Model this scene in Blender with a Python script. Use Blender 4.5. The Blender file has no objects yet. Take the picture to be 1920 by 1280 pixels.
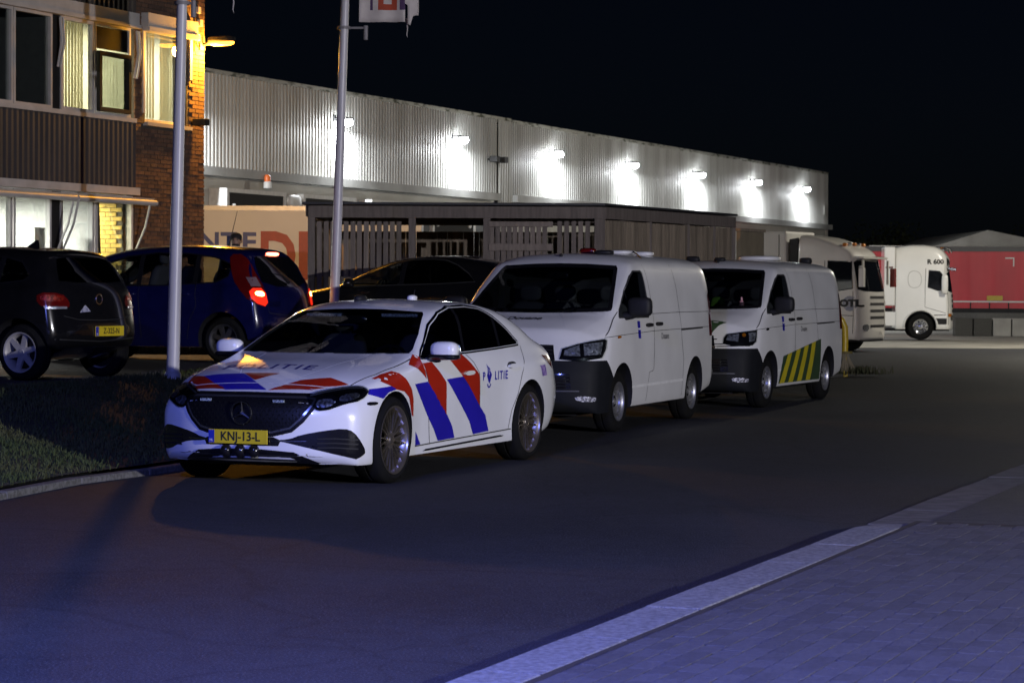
import bpy, bmesh, math, random
from mathutils import Vector, Matrix
from mathutils.bvhtree import BVHTree
random.seed(7)
R = math.radians
scene = bpy.context.scene
COL = scene.collection

# ------------------------------------------------------------------ camera
CAM_H, CAM_PITCH, CAM_ROLL = 1.575, math.atan(100 / 4600), R(0.3)
cd = bpy.data.cameras.new('camera'); cam = bpy.data.objects.new('camera', cd); COL.objects.link(cam)
cd.sensor_width = 36.0; cd.lens = 4600 / 1920 * 36; cd.clip_start = 0.1; cd.clip_end = 2000
cam.matrix_world = Matrix.Translation((0, 0, CAM_H)) @ Matrix.Rotation(R(90) - CAM_PITCH, 4, 'X') @ Matrix.Rotation(CAM_ROLL, 4, 'Z')
cd.dof.use_dof = True; cd.dof.focus_distance = 21.0; cd.dof.aperture_fstop = 9.0
scene.camera = cam

# ------------------------------------------------------------------ night sky and moon
w = bpy.data.worlds.new('World'); scene.world = w; w.use_nodes = True
nt = w.node_tree; bg = nt.nodes['Background']
sky = nt.nodes.new('ShaderNodeTexSky'); sky.sky_type = 'NISHITA'; sky.sun_disc = False
sky.sun_elevation = R(28); sky.sun_rotation = R(200)
tint = nt.nodes.new('ShaderNodeMix'); tint.data_type = 'RGBA'; tint.blend_type = 'MULTIPLY'; tint.inputs[0].default_value = 1
tint.inputs[7].default_value = (0.42, 0.55, 1.0, 1)
nt.links.new(sky.outputs[0], tint.inputs[6]); nt.links.new(tint.outputs[2], bg.inputs[0])
bg.inputs[1].default_value = 0.00055
sd = bpy.data.lights.new('moon', 'SUN'); sun = bpy.data.objects.new('moon', sd); COL.objects.link(sun)
sd.energy = 0.012; sd.angle = R(0.5); sd.color = (0.8, 0.88, 1.0)
sun.rotation_euler = (R(62), 0, R(20))

# ------------------------------------------------------------------ exposure
scene.view_settings.view_transform = 'Standard'; scene.view_settings.look = 'None'
scene.view_settings.exposure = 0.0; scene.view_settings.gamma = 1.0
scene.view_settings.use_curve_mapping = False
scene.render.film_transparent = False
scene.cycles.max_bounces = 6; scene.cycles.diffuse_bounces = 2; scene.cycles.glossy_bounces = 3
scene.cycles.transmission_bounces = 5; scene.cycles.transparent_max_bounces = 8
scene.cycles.sample_clamp_indirect = 4.0; scene.cycles.caustics_reflective = False; scene.cycles.caustics_refractive = False

# ------------------------------------------------------------------ helpers
def tag(o, label=None, cat=None, group=None, kind=None):
    if label: o['label'] = label
    if cat: o['category'] = cat
    if group: o['group'] = group
    if kind: o['kind'] = kind
    return o
def empty(name, loc=(0, 0, 0), rz=0.0, label=None, cat=None, group=None):
    o = bpy.data.objects.new(name, None); COL.objects.link(o)
    o.location = loc; o.rotation_euler = (0, 0, rz); o.empty_display_size = 0.2
    return tag(o, label, cat, group)
def link(name, me, mat=None, parent=None, smooth=None):
    if mat is not None and not me.materials: me.materials.append(mat)
    o = bpy.data.objects.new(name, me); COL.objects.link(o)
    if parent is not None: o.parent = parent
    if smooth is not None:
        for p in me.polygons: p.use_smooth = True
        me.set_sharp_from_angle(angle=R(smooth))
    return o
class MB:
    """collects primitives into one mesh"""
    def __init__(s): s.v = []; s.f = []; s.mi = []; s.cur = 0
    def add(s, vs, fs):
        n = len(s.v); s.v += [tuple(p) for p in vs]
        for f in fs: s.f.append(tuple(n + i for i in f)); s.mi.append(s.cur)
        return s
    def box(s, c, d, rz=0, M=None):
        x, y, z = d[0] / 2, d[1] / 2, d[2] / 2
        vs = [Vector((a, b, e)) for e in (-z, z) for a, b in ((-x, -y), (x, -y), (x, y), (-x, y))]
        if rz: vs = [Matrix.Rotation(rz, 3, 'Z') @ v for v in vs]
        if M is not None: vs = [M @ v for v in vs]
        vs = [v + Vector(c) for v in vs]
        return s.add(vs, [(3, 2, 1, 0), (4, 5, 6, 7), (0, 1, 5, 4), (1, 2, 6, 5), (2, 3, 7, 6), (3, 0, 4, 7)])
    def b2(s, a, b):
        return s.box([(a[i] + b[i]) / 2 for i in range(3)], [abs(b[i] - a[i]) for i in range(3)])
    def tube(s, pts, r, n=8, caps=True):
        pts = [Vector(p) for p in pts]; rs = r if isinstance(r, (list, tuple)) else [r] * len(pts)
        rings = []; up = None
        for i, p in enumerate(pts):
            t = (pts[min(i + 1, len(pts) - 1)] - pts[max(i - 1, 0)]).normalized()
            if up is None:
                up = Vector((0, 0, 1)) if abs(t.z) < 0.9 else Vector((1, 0, 0))
            a = t.cross(up).normalized(); b = a.cross(t).normalized(); up = b
            rings.append([p + (a * math.cos(2 * math.pi * k / n) + b * math.sin(2 * math.pi * k / n)) * rs[i] for k in range(n)])
        vs = [v for rg in rings for v in rg]; fs = []
        for i in range(len(pts) - 1):
            for k in range(n):
                a0, a1 = i * n + k, i * n + (k + 1) % n
                fs.append((a0, a0 + n, a1 + n, a1))
        if caps: fs.append(tuple(range(n))); fs.append(tuple(reversed(range(len(vs) - n, len(vs)))))
        return s.add(vs, fs)
    def lathe(s, prof, n=24, c=(0, 0, 0), axis='Z', sy=1.0):
        """prof: list of (r, h)"""
        vs = []
        for r, h in prof:
            for k in range(n):
                a = 2 * math.pi * k / n; p = (r * math.cos(a), r * math.sin(a) * sy, h)
                if axis == 'Y': p = (p[0], p[2], p[1])
                elif axis == 'X': p = (p[2], p[0], p[1])
                vs.append(Vector(p) + Vector(c))
        fs = []
        for i in range(len(prof) - 1):
            for k in range(n):
                a0, a1 = i * n + k, i * n + (k + 1) % n
                fs.append((a0, a1, a1 + n, a0 + n))
        return s.add(vs, fs)
    def disc(s, c, r, n=16, axis='Y', sgn=1):
        vs = []
        for k in range(n):
            a = 2 * math.pi * k / n * sgn; p = (r * math.cos(a), r * math.sin(a))
            p = {'Y': (p[0], 0, p[1]), 'Z': (p[0], p[1], 0), 'X': (0, p[0], p[1])}[axis]
            vs.append(Vector(p) + Vector(c))
        return s.add(vs, [tuple(range(n))])
    def prism(s, poly, a, b, axis='Y'):
        """poly of 2D points extruded from a to b along axis (X: poly=(y,z), Y: poly=(x,z), Z: poly=(x,y))"""
        n = len(poly)
        def P(p, h): return {'Y': (p[0], h, p[1]), 'Z': (p[0], p[1], h), 'X': (h, p[0], p[1])}[axis]
        vs = [P(p, a) for p in poly] + [P(p, b) for p in poly]
        fs = [tuple(range(n)), tuple(range(2 * n - 1, n - 1, -1))] + [(i, n + i, n + (i + 1) % n, (i + 1) % n) for i in range(n)]
        return s.add(vs, fs)
    def mesh(s, name='m', fix=True):
        me = bpy.data.meshes.new(name); me.from_pydata([tuple(v) for v in s.v], [], s.f)
        if any(s.mi): me.polygons.foreach_set('material_index', s.mi)
        if fix:
            bm = bmesh.new(); bm.from_mesh(me); bmesh.ops.recalc_face_normals(bm, faces=bm.faces); bm.to_mesh(me); bm.free()
        me.update(); return me
    def build(s, name, mat, parent=None, smooth=None, bevel=0.0, fix=True):
        me = s.mesh(name, fix)
        if bevel:
            bm = bmesh.new(); bm.from_mesh(me)
            bmesh.ops.bevel(bm, geom=[e for e in bm.edges if len(e.link_faces) == 2 and e.calc_face_angle(0) > 0.6], offset=bevel, segments=2, profile=0.5, affect='EDGES', clamp_overlap=True)
            bm.to_mesh(me); bm.free()
        for m in (mat if isinstance(mat, (list, tuple)) else [mat]): me.materials.append(m)
        return link(name, me, None, parent, smooth)

# ------------------------------------------------------------------ materials
MATS = {}
def mat(name, col, rough=0.5, metal=0.0, col2=None, scale=8.0, bump=0.0, bscale=None, coat=0.0, emit=None, estr=0.0,
        trans=0.0, spec=0.5, rvar=0.0, stretch=None, detail=4.0, contrast=(0.35, 0.65), alpha=1.0, sheen=0.0, subs=0.0, worldspace=False):
    if name in MATS: return MATS[name]
    m = bpy.data.materials.new(name); m.use_nodes = True; MATS[name] = m
    nt = m.node_tree; N = nt.nodes; L = nt.links; b = N['Principled BSDF']
    b.inputs['Base Color'].default_value = (*col, 1); b.inputs['Roughness'].default_value = rough
    b.inputs['Metallic'].default_value = metal; b.inputs['Coat Weight'].default_value = coat
    b.inputs['Coat Roughness'].default_value = 0.04
    b.inputs['Specular IOR Level'].default_value = spec; b.inputs['Transmission Weight'].default_value = trans
    b.inputs['Alpha'].default_value = alpha
    if subs: b.inputs['Subsurface Weight'].default_value = subs; b.inputs['Subsurface Radius'].default_value = (0.02, 0.01, 0.006)
    if emit: b.inputs['Emission Color'].default_value = (*emit, 1); b.inputs['Emission Strength'].default_value = estr
    tc = N.new('ShaderNodeTexCoord'); mp = N.new('ShaderNodeMapping')
    if worldspace:
        ge = N.new('ShaderNodeNewGeometry'); L.new(ge.outputs['Position'], mp.inputs[0])
    else: L.new(tc.outputs['Object'], mp.inputs[0])
    if stretch: mp.inputs['Scale'].default_value = stretch
    nz = N.new('ShaderNodeTexNoise'); nz.inputs['Scale'].default_value = scale; nz.inputs['Detail'].default_value = detail
    L.new(mp.outputs[0], nz.inputs['Vector'])
    c2 = col2 or tuple(min(1, c * 0.86) for c in col)
    rp = N.new('ShaderNodeValToRGB'); rp.color_ramp.elements[0].position = contrast[0]; rp.color_ramp.elements[1].position = contrast[1]
    rp.color_ramp.elements[0].color = (*c2, 1); rp.color_ramp.elements[1].color = (*col, 1)
    L.new(nz.outputs[0], rp.inputs[0]); L.new(rp.outputs[0], b.inputs['Base Color'])
    if rvar:
        mr = N.new('ShaderNodeMapRange'); mr.inputs[3].default_value = max(0.02, rough - rvar); mr.inputs[4].default_value = min(1, rough + rvar)
        L.new(nz.outputs[0], mr.inputs[0]); L.new(mr.outputs[0], b.inputs['Roughness'])
    if bump:
        n2 = N.new('ShaderNodeTexNoise'); n2.inputs['Scale'].default_value = bscale or scale * 6; n2.inputs['Detail'].default_value = 3
        L.new(mp.outputs[0], n2.inputs['Vector'])
        bp = N.new('ShaderNodeBump'); bp.inputs['Strength'].default_value = bump; bp.inputs['Distance'].default_value = 0.01
        L.new(n2.outputs[0], bp.inputs['Height']); L.new(bp.outputs[0], b.inputs['Normal'])
    return m
def emis(name, col, s):
    return mat(name, tuple(min(1, c * 0.5) for c in col), 0.4, emit=col, estr=s)
def glassmat(name, tint=(0.3, 0.33, 0.35), gloss=0.12):
    """thin vehicle / window glass: tinted see-through sheet plus mirror reflection"""
    if name in MATS: return MATS[name]
    m = bpy.data.materials.new(name); m.use_nodes = True; MATS[name] = m
    nt = m.node_tree; N = nt.nodes; L = nt.links
    for n in list(N): N.remove(n)
    out = N.new('ShaderNodeOutputMaterial'); mx = N.new('ShaderNodeMixShader'); tr = N.new('ShaderNodeBsdfTransparent'); gl = N.new('ShaderNodeBsdfGlossy')
    lw = N.new('ShaderNodeLayerWeight'); lw.inputs[0].default_value = 0.35
    mr = N.new('ShaderNodeMapRange'); mr.inputs[3].default_value = gloss * 0.4; mr.inputs[4].default_value = min(0.9, gloss * 5)
    nz = N.new('ShaderNodeTexNoise'); nz.inputs['Scale'].default_value = 3.0
    rr = N.new('ShaderNodeMapRange'); rr.inputs[3].default_value = 0.0; rr.inputs[4].default_value = 0.05
    L.new(nz.outputs[0], rr.inputs[0]); L.new(rr.outputs[0], gl.inputs['Roughness'])
    tr.inputs[0].default_value = (*tint, 1)
    L.new(lw.outputs['Fresnel'], mr.inputs[0]); L.new(mr.outputs[0], mx.inputs[0])
    L.new(tr.outputs[0], mx.inputs[1]); L.new(gl.outputs[0], mx.inputs[2]); L.new(mx.outputs[0], out.inputs[0])
    return m

def clamp01(t): return max(0.0, min(1.0, t))
def text_mesh(txt, size, bold=0.0, sx=1.0, shear=0.0, space=1.0):
    """flat 2D text centred on the origin, returned as list of triangles in (u,v)"""
    cu = bpy.data.curves.new('txt', 'FONT'); cu.body = txt; cu.size = size; cu.align_x = 'CENTER'; cu.align_y = 'CENTER'
    cu.offset = bold; cu.shear = shear; cu.resolution_u = 3; cu.space_character = space
    o = bpy.data.objects.new('txt', cu); COL.objects.link(o)
    dg = bpy.context.evaluated_depsgraph_get(); dg.update()
    me = bpy.data.meshes.new_from_object(o.evaluated_get(dg))
    bpy.data.objects.remove(o); bpy.data.curves.remove(cu)
    bm = bmesh.new(); bm.from_mesh(me); bpy.data.meshes.remove(me)
    bmesh.ops.remove_doubles(bm, verts=bm.verts, dist=1e-5); bmesh.ops.triangulate(bm, faces=bm.faces)
    for v in bm.verts: v.co.x *= sx
    return bm
# ------------------------------------------------------------------ street lamps that light the road and the yard (they stand outside the view)
def street_lamp(loc, rz, hgt, energy, col, label, arm=1.2, down=False):
    r = empty('street_lamp', loc, rz, label, 'street lamp', 'street lamps along the road')
    g = mat('lamp_post_grey', (.30, .31, .32), .5, .5); MB().tube([(0, 0, 0), (0, 0, 1.0), (0, 0, hgt)], [.075, .07, .045], 12).build('post', g, r, smooth=50)
    MB().tube([(0, 0, hgt - .02), (0, arm * .5, hgt + .10), (0, arm, hgt + .12)], .03, 8).build('arm', g, r, smooth=50); MB().box((0, arm + .25, hgt + .13), (.22, .6, .09)).build('lamp_head', g, r, bevel=.03)
    MB().box((0, arm + .25, hgt + .075), (.17, .5, .014)).build('lamp_glass', mat('lamp_glass_%d' % int(hgt * 10), (.9, .9, .9), .3, emit=col, estr=6), r)
    l = bpy.data.lights.new('street_light', 'AREA' if down else 'POINT'); l.energy = energy; l.color = col
    if down: l.size = .4
    else: l.shadow_soft_size = .12
    o = bpy.data.objects.new('street_light', l); COL.objects.link(o); o.parent = r; o.location = (0, arm + .25, hgt - .08)
    return r
street_lamp((20.0, -4.5, .04), R(48), 4.8, 30000, (.94, .92, 1.0), 'low lamp post with white light on the pavement behind the camera', .5)
street_lamp((-8.3, 3.0, .2), R(-90), 6.4, 5400, (.17, .22, 1.0), 'street lamp with violet blue light over the road left of the camera', 4.4, True)
street_lamp((22.8, 85, -.46), R(80), 8.5, 5400, (1.0, .93, .79), 'street lamp with warm light at the edge of the lorry yard')
# ------------------------------------------------------------------ lofted vehicle bodies
def pchip(xs, ys, x):
    n = len(xs)
    if x <= xs[0]: return ys[0]
    if x >= xs[-1]: return ys[-1]
    h = [xs[i + 1] - xs[i] for i in range(n - 1)]; d = [(ys[i + 1] - ys[i]) / h[i] for i in range(n - 1)]
    m = [0.0] * n; m[0] = d[0]; m[-1] = d[-1]
    for i in range(1, n - 1):
        if d[i - 1] * d[i] > 0:
            w1 = 2 * h[i] + h[i - 1]; w2 = h[i] + 2 * h[i - 1]; m[i] = (w1 + w2) / (w1 / d[i - 1] + w2 / d[i])
    i = 0
    while x > xs[i + 1]: i += 1
    t = (x - xs[i]) / h[i]; t2 = t * t; t3 = t2 * t
    return (2 * t3 - 3 * t2 + 1) * ys[i] + (t3 - 2 * t2 + t) * h[i] * m[i] + (-2 * t3 + 3 * t2) * ys[i + 1] + (t3 - t2) * h[i] * m[i + 1]
def curve(tbl):
    xs = [t[0] for t in tbl]; ys = [t[1] for t in tbl]; zs = [t[2] for t in tbl]
    return lambda x: (pchip(xs, ys, x), pchip(xs, zs, x))
def section(pts, sharp, sub):
    """resample a half ring of control points; sharp: indices where the spline breaks"""
    out = []; brk = sorted(set([0, len(pts) - 1] + list(sharp)))
    for a, b in zip(brk[:-1], brk[1:]):
        seg = pts[a:b + 1]; t = [0.0]
        for i in range(1, len(seg)): t.append(t[-1] + max(1e-4, math.hypot(seg[i][0] - seg[i - 1][0], seg[i][1] - seg[i - 1][1])))
        for i in range(len(seg) - 1):
            for k in range(sub):
                u = t[i] + (t[i + 1] - t[i]) * k / sub
                out.append((pchip(t, [p[0] for p in seg], u), pchip(t, [p[1] for p in seg], u)))
    out.append(pts[-1]); return out
def loft(spec):
    """spec: curves (list of tables), x0, x1, sharp, sub, n, rf, rr (end radii), warp(x,y,z)->x, zc"""
    cs = [curve(t) for t in spec['curves']]; x0, x1 = spec['x0'], spec['x1']; rf, rr = spec['rf'], spec['rr']
    n = spec.get('n', 90); sub = spec.get('sub', 5); warp = spec['warp']
    st = []
    for k in range(1, 7): ph = k / 6 * math.pi / 2; st.append((x0 + rf * (1 - math.sin(ph)) if False else x0 + rf * (1 - math.cos(ph)), rf * (1 - math.sin(ph))))
    st = [(x0, rf)] + st
    xa, xb = x0 + rf, x1 - rr
    for k in range(1, n): st.append((xa + (xb - xa) * k / n, 0.0))
    tail = []
    for k in range(1, 7): ph = k / 6 * math.pi / 2; tail.append((x1 - rr * (1 - math.cos(ph)), rr * (1 - math.sin(ph))))
    st += list(reversed(tail)); st.append((x1, rr))
    rows = []
    for x, ins in st:
        pts = [c(x) for c in cs]; ring = section(pts, spec.get('sharp', ()), sub)
        zlo, zhi = ring[0][1], ring[-1][1]; zc = (zlo + zhi) / 2; hz = max(0.05, (zhi - zlo) / 2); hy = max(p[0] for p in ring)
        ky, kz = max(0.05, 1 - ins / hy), max(0.05, 1 - ins / hz)
        rows.append((x, [(y * ky, zc + (z - zc) * kz) for y, z in ring]))
    vs = []; fs = []; m = len(rows[0][1]); full = 2 * m - 2
    def put(x, ring):
        i0 = len(vs)
        for y, z in ring: vs.append((warp(x, y, z), -y, z))
        for y, z in ring[-2:0:-1]: vs.append((warp(x, y, z), y, z))
        return i0
    idx = [put(x, r) for x, r in rows]
    for a, b in zip(idx[:-1], idx[1:]):
        for k in range(full):
            k2 = (k + 1) % full; fs.append((a + k, b + k, b + k2, a + k2))
    for end in (0, -1):
        x, ring = rows[end]; zc = (ring[0][1] + ring[-1][1]) / 2; prev = idx[end]
        for s in (0.85, 0.7, 0.55, 0.4, 0.25, 0.1):
            cur = put(x, [(y * s, zc + (z - zc) * s) for y, z in ring])
            for k in range(full):
                k2 = (k + 1) % full
                f = (prev + k, prev + k2, cur + k2, cur + k); fs.append(f if end == 0 else f[::-1])
            prev = cur
        c = len(vs); vs.append((warp(x, 0, zc), 0, zc))
        for k in range(full):
            f = (prev + k, prev + (k + 1) % full, c); fs.append(f if end == 0 else f[::-1])
    me = bpy.data.meshes.new('body'); me.from_pydata(vs, [], fs)
    bm = bmesh.new(); bm.from_mesh(me); bmesh.ops.remove_doubles(bm, verts=bm.verts, dist=1e-5)
    bmesh.ops.recalc_face_normals(bm, faces=bm.faces); bm.to_mesh(me); bm.free()
    return me
def bvh_of(me):
    return BVHTree.FromPolygons([v.co for v in me.vertices], [tuple(p.vertices) for p in me.polygons])
def smooth_poly(poly, it=2, keep=()):
    for _ in range(it):
        out = []; n = len(poly)
        for i in range(n):
            a, b = poly[i], poly[(i + 1) % n]
            out.append((a[0] * 0.75 + b[0] * 0.25, a[1] * 0.75 + b[1] * 0.25)); out.append((a[0] * 0.25 + b[0] * 0.75, a[1] * 0.25 + b[1] * 0.75))
        poly = out
    return poly
# frames: 2D (u,v) -> ray; 'L' = near side (-y), 'R' = far side (+y), 'F' front, 'B' back, 'T' top, ('A', deg) horizontal direction
def frame(fr):
    if fr == 'L': return Vector((1, 0, 0)), Vector((0, 0, 1)), Vector((0, 1, 0))
    if fr == 'R': return Vector((1, 0, 0)), Vector((0, 0, 1)), Vector((0, -1, 0))
    if fr == 'F': return Vector((0, 1, 0)), Vector((0, 0, 1)), Vector((1, 0, 0))
    if fr == 'B': return Vector((0, 1, 0)), Vector((0, 0, 1)), Vector((-1, 0, 0))
    if fr == 'T': return Vector((1, 0, 0)), Vector((0, 1, 0)), Vector((0, 0, -1))
    a = R(fr[1]); d = Vector((math.cos(a), math.sin(a), 0))      # 0 = looking rearwards, 90 = looking to +y
    return Vector((-d.y, d.x, 0)), Vector((0, 0, 1)), d
def lay(bm, fr, bvh, off):
    u, v, d = frame(fr); nrm = {}
    for vt in bm.verts:
        o = u * vt.co.x + v * vt.co.y - d * 6; hit, nn, i, ds = bvh.ray_cast(o, d)
        if hit is None:
            hit, nn, i, ds = bvh.find_nearest(u * vt.co.x + v * vt.co.y - d * 1.0)
        if nn.dot(d) > 0: nn = -nn
        vt.co = hit + nn * off
def grid_cut(bm, g):
    for ax in (0, 1):
        if not bm.verts: return
        lo = min(v.co[ax] for v in bm.verts); hi = max(v.co[ax] for v in bm.verts); n = int((hi - lo) / g)
        for k in range(1, n + 1):
            c = [0, 0, 0]; c[ax] = lo + (hi - lo) * k / (n + 1); nn = [0, 0, 0]; nn[ax] = 1
            bmesh.ops.bisect_plane(bm, geom=bm.verts[:] + bm.edges[:] + bm.faces[:], plane_co=c, plane_no=nn, dist=1e-6)
def poly_bm(poly):
    bm = bmesh.new(); f = bm.faces.new([bm.verts.new((p[0], p[1], 0)) for p in poly]); bmesh.ops.triangulate(bm, faces=[f]); return bm
def patch(name, poly, fr, bvh, m, parent, off=0.003, g=0.07, thick=0.0, smooth=40):
    """a skin laid on the body: poly may be a list of 2D points or a ready 2D bmesh"""
    bm = poly if isinstance(poly, bmesh.types.BMesh) else poly_bm(poly)
    grid_cut(bm, g); lay(bm, fr, bvh, off)
    bmesh.ops.recalc_face_normals(bm, faces=bm.faces)
    d = frame(fr)[2]
    if bm.faces and sum(f.normal.dot(d) * f.calc_area() for f in bm.faces) > 0: bmesh.ops.reverse_faces(bm, faces=bm.faces)
    if thick:
        ret = bmesh.ops.extrude_face_region(bm, geom=bm.faces[:])
        vs = [e for e in ret['geom'] if isinstance(e, bmesh.types.BMVert)]
        for v in vs: v.co -= v.normal * 0.0
        bmesh.ops.translate(bm, verts=vs, vec=d * -thick)
        bmesh.ops.recalc_face_normals(bm, faces=bm.faces)
    me = bpy.data.meshes.new(name); bm.to_mesh(me); bm.free()
    return link(name, me, m, parent, smooth)
def line_poly(pts, wd):
    """2D polyline -> thin closed strip polygons (bmesh)"""
    bm = bmesh.new(); prev = None
    for i, p in enumerate(pts):
        a = Vector(pts[max(i - 1, 0)]); b = Vector(pts[min(i + 1, len(pts) - 1)]); t = (b - a).normalized(); n = Vector((-t.y, t.x)) * wd / 2
        q = Vector(p); v = [bm.verts.new((*(q + n), 0)), bm.verts.new((*(q - n), 0))]
        if prev: bm.faces.new((prev[0], prev[1], v[1], v[0]))
        prev = v
    return bm
def seam(parent, pts, fr, bvh, m, wd=0.008, off=0.0025, name='seam', g=0.08):
    return patch(name, line_poly(pts, wd), fr, bvh, m, parent, off, g)
def words(name, txt, size, at, fr, bvh, m, parent, off=0.004, flip=False, bold=0.0, sx=1.0, rot=0.0, shear=0.0, g=0.1, space=1.0):
    bm = text_mesh(txt, size, bold, sx, shear, space)
    c, s = math.cos(rot), math.sin(rot)
    for v in bm.verts:
        x, y = (-v.co.x if flip else v.co.x), v.co.y
        v.co = Vector((at[0] + x * c - y * s, at[1] + x * s + y * c, 0))
    return patch(name, bm, fr, bvh, m, parent, off, g)
def cutter_from_poly(poly, fr, d0, d1):
    u, v, d = frame(fr); n = len(poly); mb = MB()
    vs = [u * p[0] + v * p[1] + d * d0 for p in poly] + [u * p[0] + v * p[1] + d * d1 for p in poly]
    mb.add(vs, [tuple(range(n)), tuple(range(2 * n - 1, n - 1, -1))] + [(i, n + i, n + (i + 1) % n, (i + 1) % n) for i in range(n)])
    return mb
def cut(me, mbs, matl, solver='EXACT', self_=False):
    """boolean difference; returns a new mesh with the cutter material on the cut faces"""
    mb = MB()
    for q in mbs: mb.add(q.v, q.f)
    cm = mb.mesh('cutter'); cm.materials.append(matl)
    a = bpy.data.objects.new('tmp_a', me); b = bpy.data.objects.new('tmp_b', cm); COL.objects.link(a); COL.objects.link(b)
    md = a.modifiers.new('b', 'BOOLEAN'); md.operation = 'DIFFERENCE'; md.object = b; md.solver = solver; md.material_mode = 'TRANSFER'
    md.use_self = self_
    dg = bpy.context.evaluated_depsgraph_get(); dg.update()
    out = bpy.data.meshes.new_from_object(a.evaluated_get(dg))
    bpy.data.objects.remove(a); bpy.data.objects.remove(b)
    return out
def inset_cavity(spec, x0, x1, belt, ins=0.05, floor=0.42, iy=0.12, n=14):
    """cabin space: follows the greenhouse curves of the body, a little smaller"""
    cs = [curve(t) for t in spec['curves']]; mb = MB(); rings = []
    for k in range(n + 1):
        x = x0 + (x1 - x0) * k / n; p = [c(x) for c in cs]; zc = p[-1][1] - ins; zf = min(floor, zc - 0.1)
        by, bz = p[belt]; zb = max(zf + 0.02, min(bz, zc - 0.02))
        ring = [(0, zf), (max(0.1, by - iy), zf), (max(0.1, by - iy * 0.7), zb)]
        for q in p[belt + 1:-1]: ring.append((max(0.05, q[0] - ins), max(zb + 0.004, min(q[1] - ins * 0.6, zc - 0.003))))
        ring.append((0, zc)); rings.append((x, ring))
    m = len(rings[0][1]); full = 2 * m - 2; vs = []
    for x, rg in rings:
        xx = spec['warp'](x, 0.5, 0.8) * 0 + x
        for y, z in rg: vs.append((xx, -y, z))
        for y, z in rg[-2:0:-1]: vs.append((xx, y, z))
    fs = []
    for i in range(n):
        for k in range(full): fs.append((i * full + k, (i + 1) * full + k, (i + 1) * full + (k + 1) % full, i * full + (k + 1) % full))
    fs.append(tuple(range(full))); fs.append(tuple(reversed(range(n * full, n * full + full))))
    return mb.add(vs, fs)
def arch_cutters(xs, z, r, yin, yout=1.3, n=40):
    out = []
    for x in xs:
        for s in (-1, 1):
            mb = MB(); mb.prism([(x + r * math.cos(2 * math.pi * k / n), z + r * math.sin(2 * math.pi * k / n)) for k in range(n)], s * yin, s * yout, 'Y'); out.append(mb)
    return out
def body_object(parent, me, m, smooth=35, name='body'):
    if me.materials: me.materials[0] = m
    else: me.materials.append(m)
    return link(name, me, None, parent, smooth)
def place(root, axle_near, heading, ynear, z=0.0):
    """front axle near-side wheel face at axle_near (world), nose-to-tail direction at heading degrees from +Y"""
    a = R(heading); root.rotation_euler = (0, 0, R(90) - a)
    root.location = (axle_near[0] - ynear * math.cos(a), axle_near[1] + ynear * math.sin(a), z)

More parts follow.
